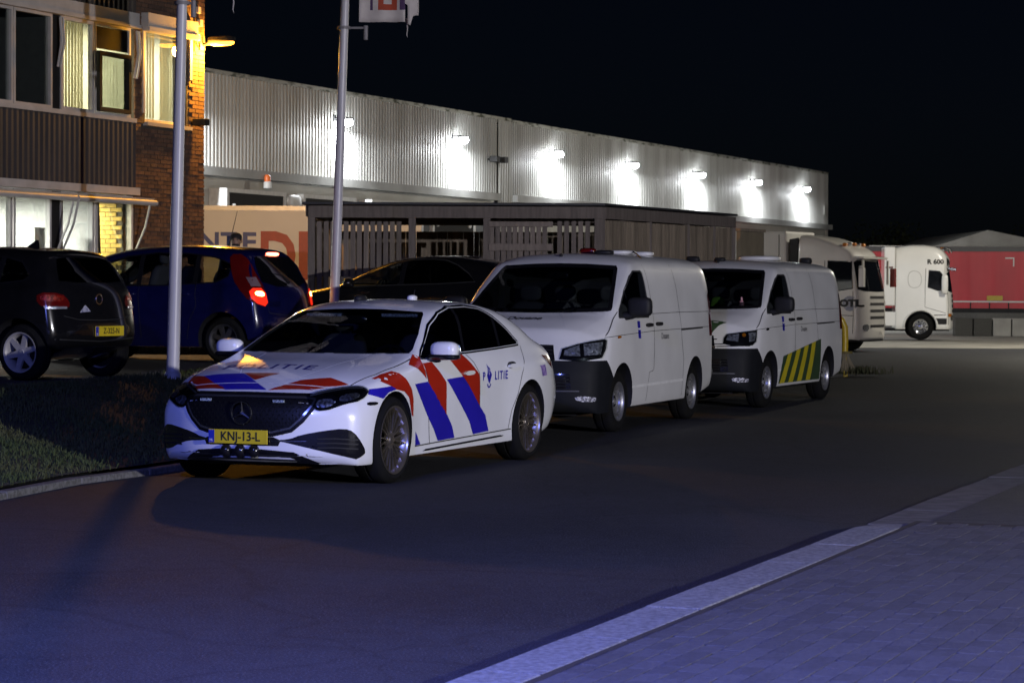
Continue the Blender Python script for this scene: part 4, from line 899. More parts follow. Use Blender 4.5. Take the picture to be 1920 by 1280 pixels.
def van_spec():
    x0, x1 = -0.905, 3.995
    C = [
     [(x0, 0, .24), (0, 0, .26), (3, 0, .26), (x1, 0, .38)],
     [(x0, .70, .235), (0, .74, .25), (3, .74, .25), (x1, .70, .37)],
     [(x0, .84, .225), (-.5, .90, .235), (0, .915, .27), (3, .915, .27), (3.5, .90, .33), (x1, .86, .37)],
     [(x0, .86, .48), (-.5, .925, .48), (0, .94, .48), (3, .94, .48), (x1, .90, .48)],
     [(x0, .865, .74), (-.5, .935, .74), (0, .952, .74), (3, .952, .74), (x1, .91, .74)],
     [(x0, .85, .95), (-.5, .93, .97), (0, .95, .99), (3, .95, .99), (x1, .91, .99)],
     [(x0, .80, 1.03), (-.5, .905, 1.10), (-.2, .932, 1.14), (.2, .938, 1.17), (3, .938, 1.17), (x1, .90, 1.17)],
     [(x0, .74, 1.06), (-.5, .86, 1.14), (-.2, .90, 1.21), (.1, .918, 1.27), (.3, .92, 1.29), (3, .92, 1.30), (3.6, .915, 1.30), (x1, .885, 1.30)],
     [(x0, .66, 1.085), (-.5, .79, 1.18), (-.22, .84, 1.26), (0, .862, 1.385), (.25, .862, 1.53), (.5, .858, 1.66), (.72, .85, 1.745), (1.1, .845, 1.765), (3.6, .84, 1.765), (x1, .82, 1.745)],
     [(x0, .60, 1.10), (-.5, .72, 1.205), (-.25, .78, 1.275), (0, .80, 1.41), (.25, .80, 1.565), (.5, .79, 1.715), (.78, .775, 1.86), (1.1, .775, 1.885), (3.6, .77, 1.885), (x1, .75, 1.865)],
     [(x0, .40, 1.12), (-.5, .48, 1.24), (-.3, .50, 1.29), (0, .50, 1.45), (.25, .50, 1.60), (.5, .50, 1.75), (.76, .50, 1.895), (1.0, .50, 1.95), (1.6, .50, 1.97), (3.6, .50, 1.955), (x1, .48, 1.935)],
     [(x0, 0, 1.125), (-.5, 0, 1.25), (-.34, 0, 1.29), (0, 0, 1.475), (.25, 0, 1.62), (.5, 0, 1.77), (.75, 0, 1.91), (1.0, 0, 1.97), (1.6, 0, 1.99), (3.6, 0, 1.975), (x1, 0, 1.955)],
    ]
    return dict(curves=C, x0=x0, x1=x1, rf=.08, rr=.06, n=84, sub=4, sharp=(),
        warp=make_warp(x0, x1, .26, 1.0, .06, .6, [(.2, .05), (.4, .0), (.6, .0), (.8, .04), (1.1, .17), (1.3, .2)], [(.3, .0), (.9, .0), (1.3, .015), (1.9, .12)], .93, 3.0, 4.0))
def hatch_spec(h=1.46, lenr=0.62, wb=2.47, w=0.84, nose=-0.80, belt=0.98, tall=False):
    """small hatchback / mini MPV"""
    x0, x1 = nose, wb + lenr; k = h / 1.46; cw = -0.05 if tall else 0.25; wt = cw + (1.05 if tall else 0.95)
    C = [
     [(x0, 0, .22), (0, 0, .22), (wb, 0, .22), (x1, 0, .38)],
     [(x0, .62, .21), (0, .64, .21), (wb, .64, .21), (x1, .60, .37)],
     [(x0, w - .12, .20), (0, w - .04, .21), (wb, w - .04, .22), (x1, w - .10, .36)],
     [(x0, w - .10, .40), (0, w - .005, .40), (wb * .5, w - .02, .40), (wb, w - .005, .42), (x1, w - .07, .46)],
     [(x0, w - .10, .60), (0, w, .62), (wb * .5, w - .01, .62), (wb, w + .005, .64), (x1, w - .06, .64)],
     [(x0, w - .16, .72), (0, w - .02, .82), (wb * .5, w - .015, .85), (wb, w - .005, .88), (x1, w - .07, .88)],
     [(x0, w - .24, .78), (0, w - .07, .90), (cw + .1, w - .04, .93), (wb * .5, w - .035, belt - .04), (wb, w - .04, belt), (x1, w - .11, belt + .02)],
     [(x0, w - .30, .80), (0, w - .12, .93), (cw + .1, w - .07, belt - .01), (wb * .5, w - .06, belt), (wb, w - .08, belt + .05), (x1, w - .14, belt + .08)],
     [(x0, w - .40, .82), (0, w - .22, .96), (cw, w - .14, 1.0), (cw + .35, w - .16, 1.17 * k), (cw + .7, w - .21, 1.30 * k), (wt + .1, w - .24, 1.365 * k), (wb * .7, w - .245, 1.38 * k), (wb + .1, w - .25, 1.33 * k), (wb + .35, w - .24, 1.25 * k), (x1 - .02, w - .2, 1.16 * k), (x1, w - .2, 1.14 * k)],
     [(x0, .36, .84), (0, .45, 1.0), (cw - .05, .5, 1.04), (cw + .3, .5, 1.19 * k), (cw + .7, .47, 1.355 * k), (wt + .1, .44, 1.425 * k), (wb * .7, .43, 1.445 * k), (wb + .1, .42, 1.40 * k), (wb + .4, .44, 1.32 * k), (x1, .46, 1.22 * k)],
     [(x0, 0, .85), (0, 0, 1.02), (cw - .1, 0, 1.05), (cw + .3, 0, 1.22 * k), (cw + .7, 0, 1.38 * k), (wt + .1, 0, 1.445 * k), (wb * .7, 0, 1.46 * k), (wb + .1, 0, 1.42 * k), (wb + .4, 0, 1.345 * k), (x1, 0, 1.25 * k)],
    ]
    return dict(curves=C, x0=x0, x1=x1, rf=.08, rr=.08, n=64, sub=4, sharp=(),
        warp=make_warp(x0, x1, .3, .9, .14, .55, [(.2, .05), (.4, .0), (.6, .0), (.85, .14)], [(.3, .06), (.5, .0), (.75, .03), (.95, .07), (1.2, .20), (1.5, .36)], w, 2.6, 3.4))
# ------------------------------------------------------------------ shared materials
PAINT_W = mat('white_paint', (.74, .75, .77), .25, col2=(.70, .71, .73), scale=2.5, coat=.9, rvar=.05, spec=.5)
PAINT_V = mat('van_white_paint', (.68, .68, .67), .38, col2=(.62, .62, .61), scale=1.8, coat=.6, rvar=.1)
PAINT_K = mat('black_paint', (.006, .006, .007), .18, coat=1.0, rvar=.05)
PAINT_B = mat('blue_paint', (.004, .005, .05), .22, col2=(.003, .004, .04), coat=1.0)
LIV_R = mat('livery_red', (.36, .018, .006), .35, coat=.6, scale=3); LIV_B = mat('livery_blue', (.018, .012, .36), .35, coat=.6, scale=3)
LIV_Y = mat('livery_yellow', (.55, .46, .02), .4, coat=.4); LIV_G = mat('livery_green', (.035, .07, .03), .4, coat=.4)
BLACK = mat('black_gloss', (.008, .008, .010), .12, coat=.5); MATT = mat('black_plastic', (.012, .012, .014), .6, spec=.25, bump=.08, bscale=200)
BUMPER = mat('grey_bumper_plastic', (.009, .010, .012), .6, spec=.14, bump=.12, bscale=180, rvar=.1)
INTER = mat('dark_interior', (.030, .030, .033), .8); SEATM = mat('seat_cloth', (.07, .07, .075), .9, bump=.2, bscale=120)
CHROME = mat('chrome', (.75, .76, .78), .12, 1.0, rvar=.05); STEEL = mat('steel_rim', (.42, .42, .43), .38, .85, rvar=.1)
RIM_DK = mat('rim_two_tone', (.42, .37, .31), .30, .9, rvar=.1); RIM_AL = mat('rim_silver', (.52, .50, .47), .45, .35, rvar=.1)
TYRE = mat('tyre_rubber', (.006, .006, .007), .9, bump=.25, bscale=90, col2=(.009, .009, .008), spec=.10); DISC = mat('brake_disc', (.020, .020, .020), .5, .6); RIM_IN = mat('rim_inside', (.008, .008, .009), .6)
GLASS = glassmat('car_glass', (.68, .72, .72), .10); GLASS_DK = glassmat('dark_tinted_glass', (.07, .075, .08), .10); GLASS_PV = glassmat('privacy_glass', (.03, .03, .035), .10)
LENS = glassmat('lamp_lens', (.75, .78, .8), .14)
SEAM = mat('panel_gap', (.012, .012, .012), .8)
PLATE_Y = mat('plate_yellow', (.62, .47, .02), .4, coat=.3); PLATE_B = mat('plate_blue', (.02, .03, .35), .4); INK = mat('black_ink', (.01, .01, .01), .6)
INK_B = mat('blue_ink', (.015, .015, .16), .5); INK_G = mat('grey_ink', (.14, .14, .15), .6); WHITE_INK = mat('white_ink', (.7, .7, .7), .5)
LAMP_RED = mat('red_lamp_glass', (.10, .004, .004), .15, coat=.8); LAMP_AMB = mat('amber_lamp_glass', (.45, .14, .01), .2, coat=.8)
LED_PALE = mat('led_strip_unlit', (.55, .66, .75), .25, .3, scale=160, col2=(.05, .06, .08), contrast=(.45, .55))

def superell(mb, c, r, e=0.5, n=16, m=10, rot=None):
    """rounded block: superellipsoid"""
    def f(a, k): return math.copysign(abs(a) ** k, a)
    vs = []
    for i in range(m + 1):
        v = -math.pi / 2 + math.pi * i / m
        for j in range(n):
            u = 2 * math.pi * j / n
            p = Vector((r[0] * f(math.cos(v), e) * f(math.cos(u), e), r[1] * f(math.cos(v), e) * f(math.sin(u), e), r[2] * f(math.sin(v), e)))
            if rot is not None: p = rot @ p
            vs.append(p + Vector(c))
    fs = []
    for i in range(m):
        for j in range(n): fs.append((i * n + j, i * n + (j + 1) % n, (i + 1) * n + (j + 1) % n, (i + 1) * n + j))
    return mb.add(vs, fs)
def seat(root, x, y, z, s=1.0):
    a = MB(); superell(a, (x, y, z + .07), (.25 * s, .25 * s, .09 * s), .5)
    superell(a, (x + .27 * s, y, z + .38 * s), (.07 * s, .24 * s, .33 * s), .5, rot=Matrix.Rotation(R(14), 3, 'Y'))
    o = a.build('seat', SEATM, root, smooth=60)
    b = MB(); superell(b, (x + .37 * s, y, z + .80 * s), (.05 * s, .13 * s, .09 * s), .6)
    b.tube([(x + .35 * s, y - .05, z + .68 * s), (x + .35 * s, y - .05, z + .76 * s)], .008, 6); b.tube([(x + .35 * s, y + .05, z + .68 * s), (x + .35 * s, y + .05, z + .76 * s)], .008, 6)
    b.build('headrest', SEATM, o, smooth=60)
def steering_wheel(root, x, y, z, r=.18):
    mb = MB(); t = Matrix.Rotation(R(-62), 3, 'Y'); pts = [Vector((x, y, z)) + t @ Vector((r * math.cos(a), r * math.sin(a), 0)) for a in [2 * math.pi * k / 20 for k in range(21)]]
    mb.tube(pts, .016, 6, False); mb.tube([pts[0], pts[10]], .014, 6); mb.tube([(x, y, z), (x - .35, y, z - .15)], .03, 6)
    mb.build('steering_wheel', MATT, root, smooth=50)
def front_hit(bvh, y, z): return bvh.ray_cast(Vector((-6, y, z)), Vector((1, 0, 0)))[0]
def plate(root, c, face, txt, size=.078, w=.52, h=.11, bold=.0012, name='license_plate'):
    """yellow number plate; face: angle about z so that local -y is the outward side"""
    o = MB().box((0, 0, 0), (w, .012, h)).build(name, PLATE_Y, root, bevel=.003); o.location = c; o.rotation_euler = (0, 0, face)
    MB().box((-w / 2 + .027, -.0075, 0), (.05, .002, h - .01)).build('country_band', PLATE_B, o)
    for t, x, s, m, z, b in ((txt, .024, size * 1.28, INK, 0, bold), ('NL', -w / 2 + .027, .026, WHITE_INK, -.03, .0006)):
        bm = text_mesh(t, s, b, .92)
        for v in bm.verts: v.co = Vector((v.co.x + x, -.0095, v.co.y + z))
        me = bpy.data.meshes.new('lettering'); bm.to_mesh(me); bm.free(); link('lettering', me, m, o)
    return o
def split_part(me, pred):
    """move the faces for which pred(centre) holds into a new mesh"""
    out = []
    for keep in (True, False):
        bm = bmesh.new(); bm.from_mesh(me)
        bmesh.ops.delete(bm, geom=[f for f in bm.faces if pred(f.calc_center_median(), f.material_index) == keep], context='FACES')
        m2 = bpy.data.meshes.new('body'); bm.to_mesh(m2); bm.free()
        for mt in me.materials: m2.materials.append(mt)
        out.append(m2)
    return out
def shrink_poly(poly, d):
    """inset a polygon by d towards its inside (simple vertex offset)"""
    n = len(poly); area = sum(poly[i][0] * poly[(i + 1) % n][1] - poly[(i + 1) % n][0] * poly[i][1] for i in range(n)); s = 1 if area > 0 else -1; out = []
    for i in range(n):
        a, b, c = Vector(poly[i - 1]), Vector(poly[i]), Vector(poly[(i + 1) % n])
        e1 = (b - a).normalized(); e2 = (c - b).normalized(); n1 = Vector((-e1.y, e1.x)) * s; n2 = Vector((-e2.y, e2.x)) * s
        nn = (n1 + n2); nn = nn.normalized() if nn.length > 1e-6 else n1
        out.append(tuple(b + nn * d / max(.5, nn.dot(n1))))
    return out
# ------------------------------------------------------------------ police car
def police_car():
    root = empty('police_car', label='white police car with red and blue stripes and plate KNJ-13-L, nearest the camera', cat='police car')
    place(root, (-.937, 19.72), 21.9, .925)
    spec = sedan_spec(); me = loft(spec); bvh = bvh_of(me)
    side = [(.64, .992), (.72, 1.035), (1.163, 1.248), (1.436, 1.348), (1.712, 1.398), (2.069, 1.405), (2.315, 1.385), (2.52, 1.31), (2.72, 1.195), (2.86, 1.085), (2.85, 1.068), (2.26, 1.045), (1.496, 1.022), (.867, .992)]
    wsh = [(0, 1.03), (-.3, 1.03), (-.576, 1.03), (-.775, 1.03), (-.775, 1.06), (-.714, 1.184), (-.60, 1.345), (-.57, 1.367), (-.226, 1.387), (0, 1.391)]
    ws = wsh + [(-y, z) for y, z in wsh[-2:0:-1]]
    rwh = [(0, 1.17), (-.55, 1.16), (-.62, 1.17), (-.52, 1.335), (-.45, 1.36), (0, 1.375)]; rw = rwh + [(-y, z) for y, z in rwh[-2:0:-1]]
    me2 = cut(me, [inset_cavity(spec, .56, 3.25, 7, floor=.45)], INTER)
    me2 = cut(me2, [cutter_from_poly(side, 'L', -1.2, -.4), cutter_from_poly(side, 'R', -1.2, -.4)], INTER)
    me2 = cut(me2, [cutter_from_poly(ws, 'F', .25, 1.5)], INTER)
    me2 = cut(me2, [cutter_from_poly(rw, 'B', -3.6, -2.7)], INTER)
    me2 = cut(me2, arch_cutters((0, 2.961), .36, .383, .55), MATT)
    body_object(root, me2, PAINT_W)
    # glazing
    mat_ws = glassmat('police_screen_glass', (.50, .54, .58), .09)
    patch('windscreen', smooth_poly(shrink_poly(ws, -.012), 1), 'F', bvh, mat_ws, root, -.004, .09)
    patch('rear_window', shrink_poly(rw, -.012), 'B', bvh, GLASS_DK, root, -.004, .09)
    for fr in ('L', 'R'):
        s1 = [p for p in side if p[0] < 1.5]; 
        f_ = [(.63, .985), (.72, 1.04), (1.163, 1.255), (1.436, 1.356), (1.70, 1.405), (1.76, 1.408), (1.545, 1.018), (.86, .985)]
        r_ = [(1.79, 1.408), (2.069, 1.413), (2.315, 1.393), (2.49, 1.33), (2.37, 1.045), (1.575, 1.02)]
        q_ = [(2.52, 1.318), (2.73, 1.2), (2.87, 1.09), (2.86, 1.062), (2.40, 1.046)]
        patch('side_window', f_, fr, bvh, GLASS_DK, root, -.005, .1); patch('side_window', r_, fr, bvh, GLASS_PV, root, -.005, .1); patch('side_window', q_, fr, bvh, GLASS_PV, root, -.005, .1)
        patch('window_pillar', [(1.535, 1.018), (1.585, 1.018), (1.80, 1.41), (1.74, 1.41)], fr, bvh, BLACK, root, -.002, .08)
        patch('window_pillar', [(2.36, 1.042), (2.41, 1.042), (2.53, 1.318), (2.47, 1.335)], fr, bvh, BLACK, root, -.002, .08)
        out = shrink_poly(side, -.012)
        seam(root, out + [out[0]], fr, bvh, CHROME, .014, .003, 'window_trim', .06)
        # panel gaps, handles, sill
        seam(root, [(.60, .95), (.675, .81), (.70, .60), (.716, .49), (.76, .27)], fr, bvh, SEAM, .007)
        seam(root, [(1.56, 1.0), (1.68, .93), (1.777, .83), (1.80, .65), (1.821, .467), (1.807, .308)], fr, bvh, SEAM, .007)
        seam(root, [(2.90, 1.05), (2.86, .95), (2.74, .80), (2.66, .62), (2.55, .48), (2.50, .31)], fr, bvh, SEAM, .007)
        seam(root, [(.46, .272), (1.0, .282), (2.56, .308)], fr, bvh, SEAM, .010)
        patch('sill_trim', [(.62, .222), (.68, .238), (2.30, .266), (2.40, .258), (2.36, .25), (.75, .222)], fr, bvh, BLACK, root, .006, .1)
        for hx, hz in ((1.515, .852), (2.52, .886)):
            rc = smooth_poly([(hx - .115, hz - .028), (hx + .10, hz - .022), (hx + .115, hz + .028), (hx - .07, hz + .03)], 2)
            patch('handle_recess', rc, fr, bvh, SEAM, root, .003, .05)
            patch('door_handle', smooth_poly([(hx - .098, hz - .03), (hx + .11, hz - .026), (hx + .115, hz + .012), (hx - .085, hz + .008)], 2), fr, bvh, PAINT_W, root, .004, .05, thick=.022)
        # stripes
        liv = [(LIV_R, [(-.2, .846), (-.066, .876), (.086, .897), (.15, .88), (.235, .83), (.335, .743), (.372, .664), (.38, .52), (.345, .535), (.28, .68), (.179, .733), (.021, .756), (-.058, .782), (-.161, .817)]),
               (LIV_B, [(-.391, .728), (-.343, .768), (-.058, .784), (.021, .756), (-.123, .736), (-.215, .69)]),
               (LIV_R, [(.50, .985), (.585, 1.02), (.628, 1.0), (.612, .974), (.606, .949), (.645, .82), (.60, .85), (.488, .906), (.401, .941)]),
               (LIV_R, [(.615, .949), (.79, .955), (.916, .874), (1.052, .777), (1.085, .501), (.902, .622), (.689, .782)]),
               (LIV_B, [(.40, .785), (.658, .796), (.69, .782), (1.102, .5), (1.218, .4), (1.283, .297), (.93, .290), (.834, .393), (.705, .498)]),
               (LIV_R, [(1.151, .982), (1.473, 1.002), (1.614, .924), (1.76, .831), (1.778, .794), (1.802, .551), (1.514, .754), (1.409, .817), (1.236, .925)]),
               (LIV_B, [(1.062, .803), (1.409, .816), (1.532, .74), (1.802, .551), (1.948, .461), (2.042, .316), (1.69, .305), (1.596, .422), (1.401, .568)]),
               (LIV_B, [(.453, .393), (.571, .281), (.464, .278)])]
        for m, p in liv: patch('livery_stripe', p, fr, bvh, m, root, .0035, .04)
        # lettering with torch emblem
        fl = fr == 'R'
        if not fl:
            words('lettering', 'P', .105, (1.875, .798), fr, bvh, LIV_B, root, bold=.002)
            words('lettering', 'LITIE', .105, (2.27, .798), fr, bvh, LIV_B, root, bold=.002, sx=1.1, space=1.25)
        else:
            words('lettering', 'P', .105, (2.42, .798), fr, bvh, LIV_B, root, bold=.002, flip=True)
            words('lettering', 'LITIE', .105, (2.02, .798), fr, bvh, LIV_B, root, bold=.002, flip=True, sx=1.15)
        ex = 1.995 if not fl else 2.30; k = 1 if not fl else -1
        em = [[(-.055, .81), (-.02, .85), (0, .80), (.02, .845), (.055, .815), (.02, .755), (.01, .735), (-.015, .75)], [(-.035, .835), (-.03, .87), (-.045, .91), (-.012, .875), (-.012, .835)], [(.0, .83), (.005, .86), (-.012, .885), (.022, .865), (.02, .83)]]
        for p in em: patch('emblem', [(ex + k * a, b) for a, b in p], fr, bvh, LIV_B, root, .004, .08)
        seam(root, [(ex + .035 * math.cos(a), .735 + .03 * math.sin(a)) for a in [math.pi + k2 * math.pi / 8 for k2 in range(9)]], fr, bvh, LIV_B, .014, .004, 'emblem')
        patch('side_marker', smooth_poly([(-.45, .642), (-.31, .645), (-.30, .668), (-.44, .672)], 1), fr, bvh, BLACK, root, .005, .06)
        patch('tail_light', [(3.36, .955), (3.50, .945), (3.60, .90), (3.66, .84), (3.62, .82), (3.50, .865)], fr, bvh, LAMP_RED, root, .004, .06)
        patch('rear_sticker', [(3.20, .862), (3.36, .865), (3.40, .765), (3.26, .762)], fr, bvh, mat('sticker_lilac', (.30, .22, .45), .5, col2=(.1, .06, .25), scale=22), root, .003, .06)
        a = MB(); s = -1 if fr == 'L' else 1       # exterior mirror
        superell(a, (.80, s * 1.01, 1.055), (.08, .12, .074), .66); mo = a.build('mirror', PAINT_W, root, smooth=60)
        b = MB(); superell(b, (.80, s * 1.0, 1.0), (.09, .14, .028), .6); b.box((.78, s * .93, .985), (.09, .12, .03)); b.build('mirror_base', BLACK, mo, smooth=50)
        b = MB(); superell(b, (.877, s * 1.02, 1.055), (.01, .105, .06), .5); b.build('mirror_glass', CHROME, mo, smooth=60)
    # bonnet livery and lettering
    for m, p in ((LIV_R, [(-.24, .775), (-.268, .76), (-.338, .634), (-.527, .435), (-.665, .249), (-.60, .568), (-.44, .74)]), (LIV_B, [(-.338, .634), (-.348, .265), (-.475, .118), (-.566, .013), (-.672, -.115), (-.675, .249), (-.527, .435)]),
                 (LIV_R, [(-.336, .264), (-.345, -.064), (-.491, .081), (-.47, .115)]), (LIV_R, [(-.675, -.13), (-.567, -.22), (-.576, -.429), (-.60, -.49)]), (LIV_R, [(-.56, -.225), (-.461, -.314), (-.362, -.525), (-.40, -.704), (-.585, -.491)])):
        patch('livery_stripe', p, 'T', bvh, m, root, .0035, .04)
    words('lettering', 'POLITIE', .20, (-.155, .13), 'T', bvh, INK_B, root, rot=-math.pi / 2, bold=.002, off=.003, space=1.25)
    seam(root, [(-.40, .715), (-.47, .66), (-.515, .60), (-.548, .40), (-.553, .0), (-.553, -.263), (-.545, -.41), (-.52, -.55), (-.44, -.69)], 'T', bvh, mat('bonnet_edge', (.75, .75, .77), .3), .012, .004, 'bonnet_edge')
    for s in (-1, 1):
        seam(root, [(-.40, s * .72), (-.1, s * .80), (.2, s * .825), (.5, s * .83)], 'T', bvh, SEAM, .008)
        seam(root, [(-.55, s * .20), (-.2, s * .36), (.2, s * .44), (.45, s * .48)], 'T', bvh, mat('bonnet_crease', (.70, .71, .73), .3), .012, .001, 'bonnet_crease')
    # nose
    g = [(-.60, .722), (-.48, .738), (0, .742), (.48, .738), (.60, .722), (.585, .64), (.55, .585), (.50, .52), (.41, .44), (.25, .402), (-.25, .402), (-.41, .44), (-.50, .52), (-.55, .585), (-.585, .64)]
    gr = patch('grille', g, 'F', bvh, mat('grille_black', (.005, .005, .006), .45, spec=.2, bump=.3, bscale=60), root, .005, .06)
    gi = shrink_poly(g, .035); seam(gr, gi + [gi[0]], 'F', bvh, mat('grille_chrome', (.30, .31, .35), .2, .9), .016, .010, 'grille_frame')
    st = MB(); hx = front_hit(bvh, 0, .58).x
    for i in range(-9, 10):
        for j in range(-5, 5):
            y, z = i * .052 + (j % 2) * .026, .575 + j * .03
            if abs(y) < .10 and abs(z - .575) < .09: continue
            if abs(y) > .5 - max(0, (.56 - z)) * 1.1: continue
            h = front_hit(bvh, y, z); st.tube([h - Vector((.005, 0, 0)), h - Vector((.012, 0, 0))], [.0075, .003], 4)
    st.build('grille_studs', mat('grille_stud', (.05, .055, .06), .35, .9), gr)['kind'] = 'stuff'
    em = MB(); c = Vector((hx - .02, .01, .585)); rr = .088
    em.tube([c + Vector((0, rr * math.cos(a), rr * math.sin(a))) for a in [2 * math.pi * k / 28 for k in range(29)]], .008, 6, False)
    for a in (90, 210, 330):
        d = Vector((0, math.cos(R(a)), math.sin(R(a)))); em.tube([c, c + d * rr], [.020, .004], 6)
    em.build('emblem', mat('emblem_metal', (.45, .45, .52), .18, 1.0), gr, smooth=40)
    for y in (-.287, .364):
        h = front_hit(bvh, y, .68); o = MB().box((h.x - .012, y, .68), (.02, .095, .02)).build('strobe_light', LED_PALE, gr)
    for s in (-1, 1):
        A = ('A', 35 if s < 0 else -35); mm = (lambda p: p) if s < 0 else mirror2
        hl = [(.003, .721), (-.135, .756), (-.331, .785), (-.445, .788), (-.492, .766), (-.495, .742), (-.423, .684), (-.274, .657), (-.20, .632), (-.148, .614), (-.063, .606), (-.028, .644), (-.001, .68)]
        hd = patch('headlight', smooth_poly(mm(hl), 1), A, bvh, BLACK, root, .004, .05)
        patch('reflector', smooth_poly(mm([(-.05, .635), (-.12, .628), (-.20, .655), (-.19, .70), (-.07, .69)]), 2), A, bvh, mat('reflector', (.42, .43, .48), .3, .6, bump=.8, bscale=40, col2=(.06, .06, .07), scale=45), hd, .008, .04)
        patch('reflector', smooth_poly(mm([(-.23, .665), (-.36, .69), (-.42, .715), (-.40, .745), (-.25, .72)]), 2), A, bvh, MATS['reflector'], hd, .008, .04)
        seam(hd, mm([(-.02, .716), (-.14, .742), (-.33, .770), (-.45, .772)]), A, bvh, mat('daylight_strip', (.30, .31, .34), .2, .6), .008, .009, 'light_strip')
        patch('lens', smooth_poly(shrink_poly(mm(hl), -.004), 1), A, bvh, LENS, hd, .013, .05)
        ik = [(.30, .375), (.152, .383), (.058, .422), (-.111, .454), (-.271, .472), (-.347, .446), (-.415, .357), (-.454, .285), (-.433, .255), (-.352, .221), (-.368, .271), (-.235, .274), (-.111, .318), (.01, .350), (.152, .358)]
        it = patch('side_intake', smooth_poly(mm(ik), 1), A, bvh, BLACK, root, .004, .05)
        for zz in (.31, .345, .38): seam(it, mm([(-.38, zz), (-.20, zz + .012), (-.06, zz + .01)]), A, bvh, MATT, .010, .012, 'intake_slat')
        seam(it, mm([(.02, .372), (.15, .370), (.3, .366)]), A, bvh, CHROME, .006, .008, 'trim')
        seam(root, [(s * .52, .20), (s * .47, .235), (s * .40, .268)], 'F', bvh, BLACK, .020, .006, 'bumper_vane')
    low = [(-.60, .196), (-.53, .235), (-.42, .285), (-.15, .303), (.15, .303), (.42, .285), (.53, .235), (.60, .196)]
    lo = patch('lower_intake', low, 'F', bvh, BLACK, root, .004, .06)
    for zz in (.225, .255): seam(lo, [(-.46, zz), (0, zz + .008), (.46, zz)], 'F', bvh, MATT, .010, .010, 'intake_slat')
    patch('plate_recess', [(-.30, .33), (.34, .33), (.36, .375), (.30, .40), (-.26, .40), (-.32, .375)], 'F', bvh, BLACK, root, .004, .06)
    h = front_hit(bvh, .035, .40); plate(root, (h.x - .022, .035, .397), R(-90), 'KNJ-13-L')
    for y in (.148, .023, -.10):
        h = front_hit(bvh, y, .286); a = MB(); superell(a, (h.x - .012, y, .286), (.045, .045, .05), .9); a.build('radar_sensor', BLACK, root, smooth=60)
    patch('splitter', [(-.74, .176), (-.4, .172), (.4, .172), (.74, .176), (.72, .192), (.4, .186), (-.4, .186), (-.72, .192)], 'F', bvh, PAINT_W, root, .004, .08)
    # inside
    for y in (-.38, .38): seat(root, 1.45, y, .50, .95)
    a = MB(); superell(a, (2.55, 0, .60), (.25, .62, .10), .4); superell(a, (2.88, 0, .80), (.08, .62, .26), .4); a.build('rear_seat', SEATM, root, smooth=50)
    steering_wheel(root, 1.02, -.38, .92); a = MB(); superell(a, (.78, 0, .93), (.22, .70, .09), .4); a.build('dashboard', INTER, root, smooth=50)
    for y in (-.36, .36):
        lb = MB().box((1.33, y, 1.335), (.03, .36, .035)).build('light_bar', MATT, root); MB().box((1.3125, y, 1.335), (.004, .34, .024)).build('led_row', LED_PALE, lb)
    a = MB(); superell(a, (1.16, 0, 1.30), (.02, .12, .035), .5); a.build('rear_view_mirror', BLACK, root, smooth=60)
    # roof aerials
    for x, y, r3, m in ((1.75, .22, (.09, .045, .035), MATT), (2.2, -.08, (.06, .04, .028), PAINT_W)):
        h = bvh.ray_cast(Vector((x, y, 4)), Vector((0, 0, -1)))[0]; a = MB(); superell(a, h + Vector((0, 0, .012)), r3, .8); a.build('roof_aerial', m, root, smooth=60)
    h = bvh.ray_cast(Vector((2.5, .05, 4)), Vector((0, 0, -1)))[0]; MB().tube([h, h + Vector((.05, 0, .10))], [.006, .003], 6).build('whip_aerial', MATT, root)
    for x in (0, 2.961):
        for s in (-1, 1): wheel(root, x, s * .7975, .35, .255, .272, 'multi', RIM_DK, TYRE, DISC)
    MB().b2((-.5, -.55, .15), (3.5, .55, .2)).build('underbody', MATT, root)
    return root
police_car()
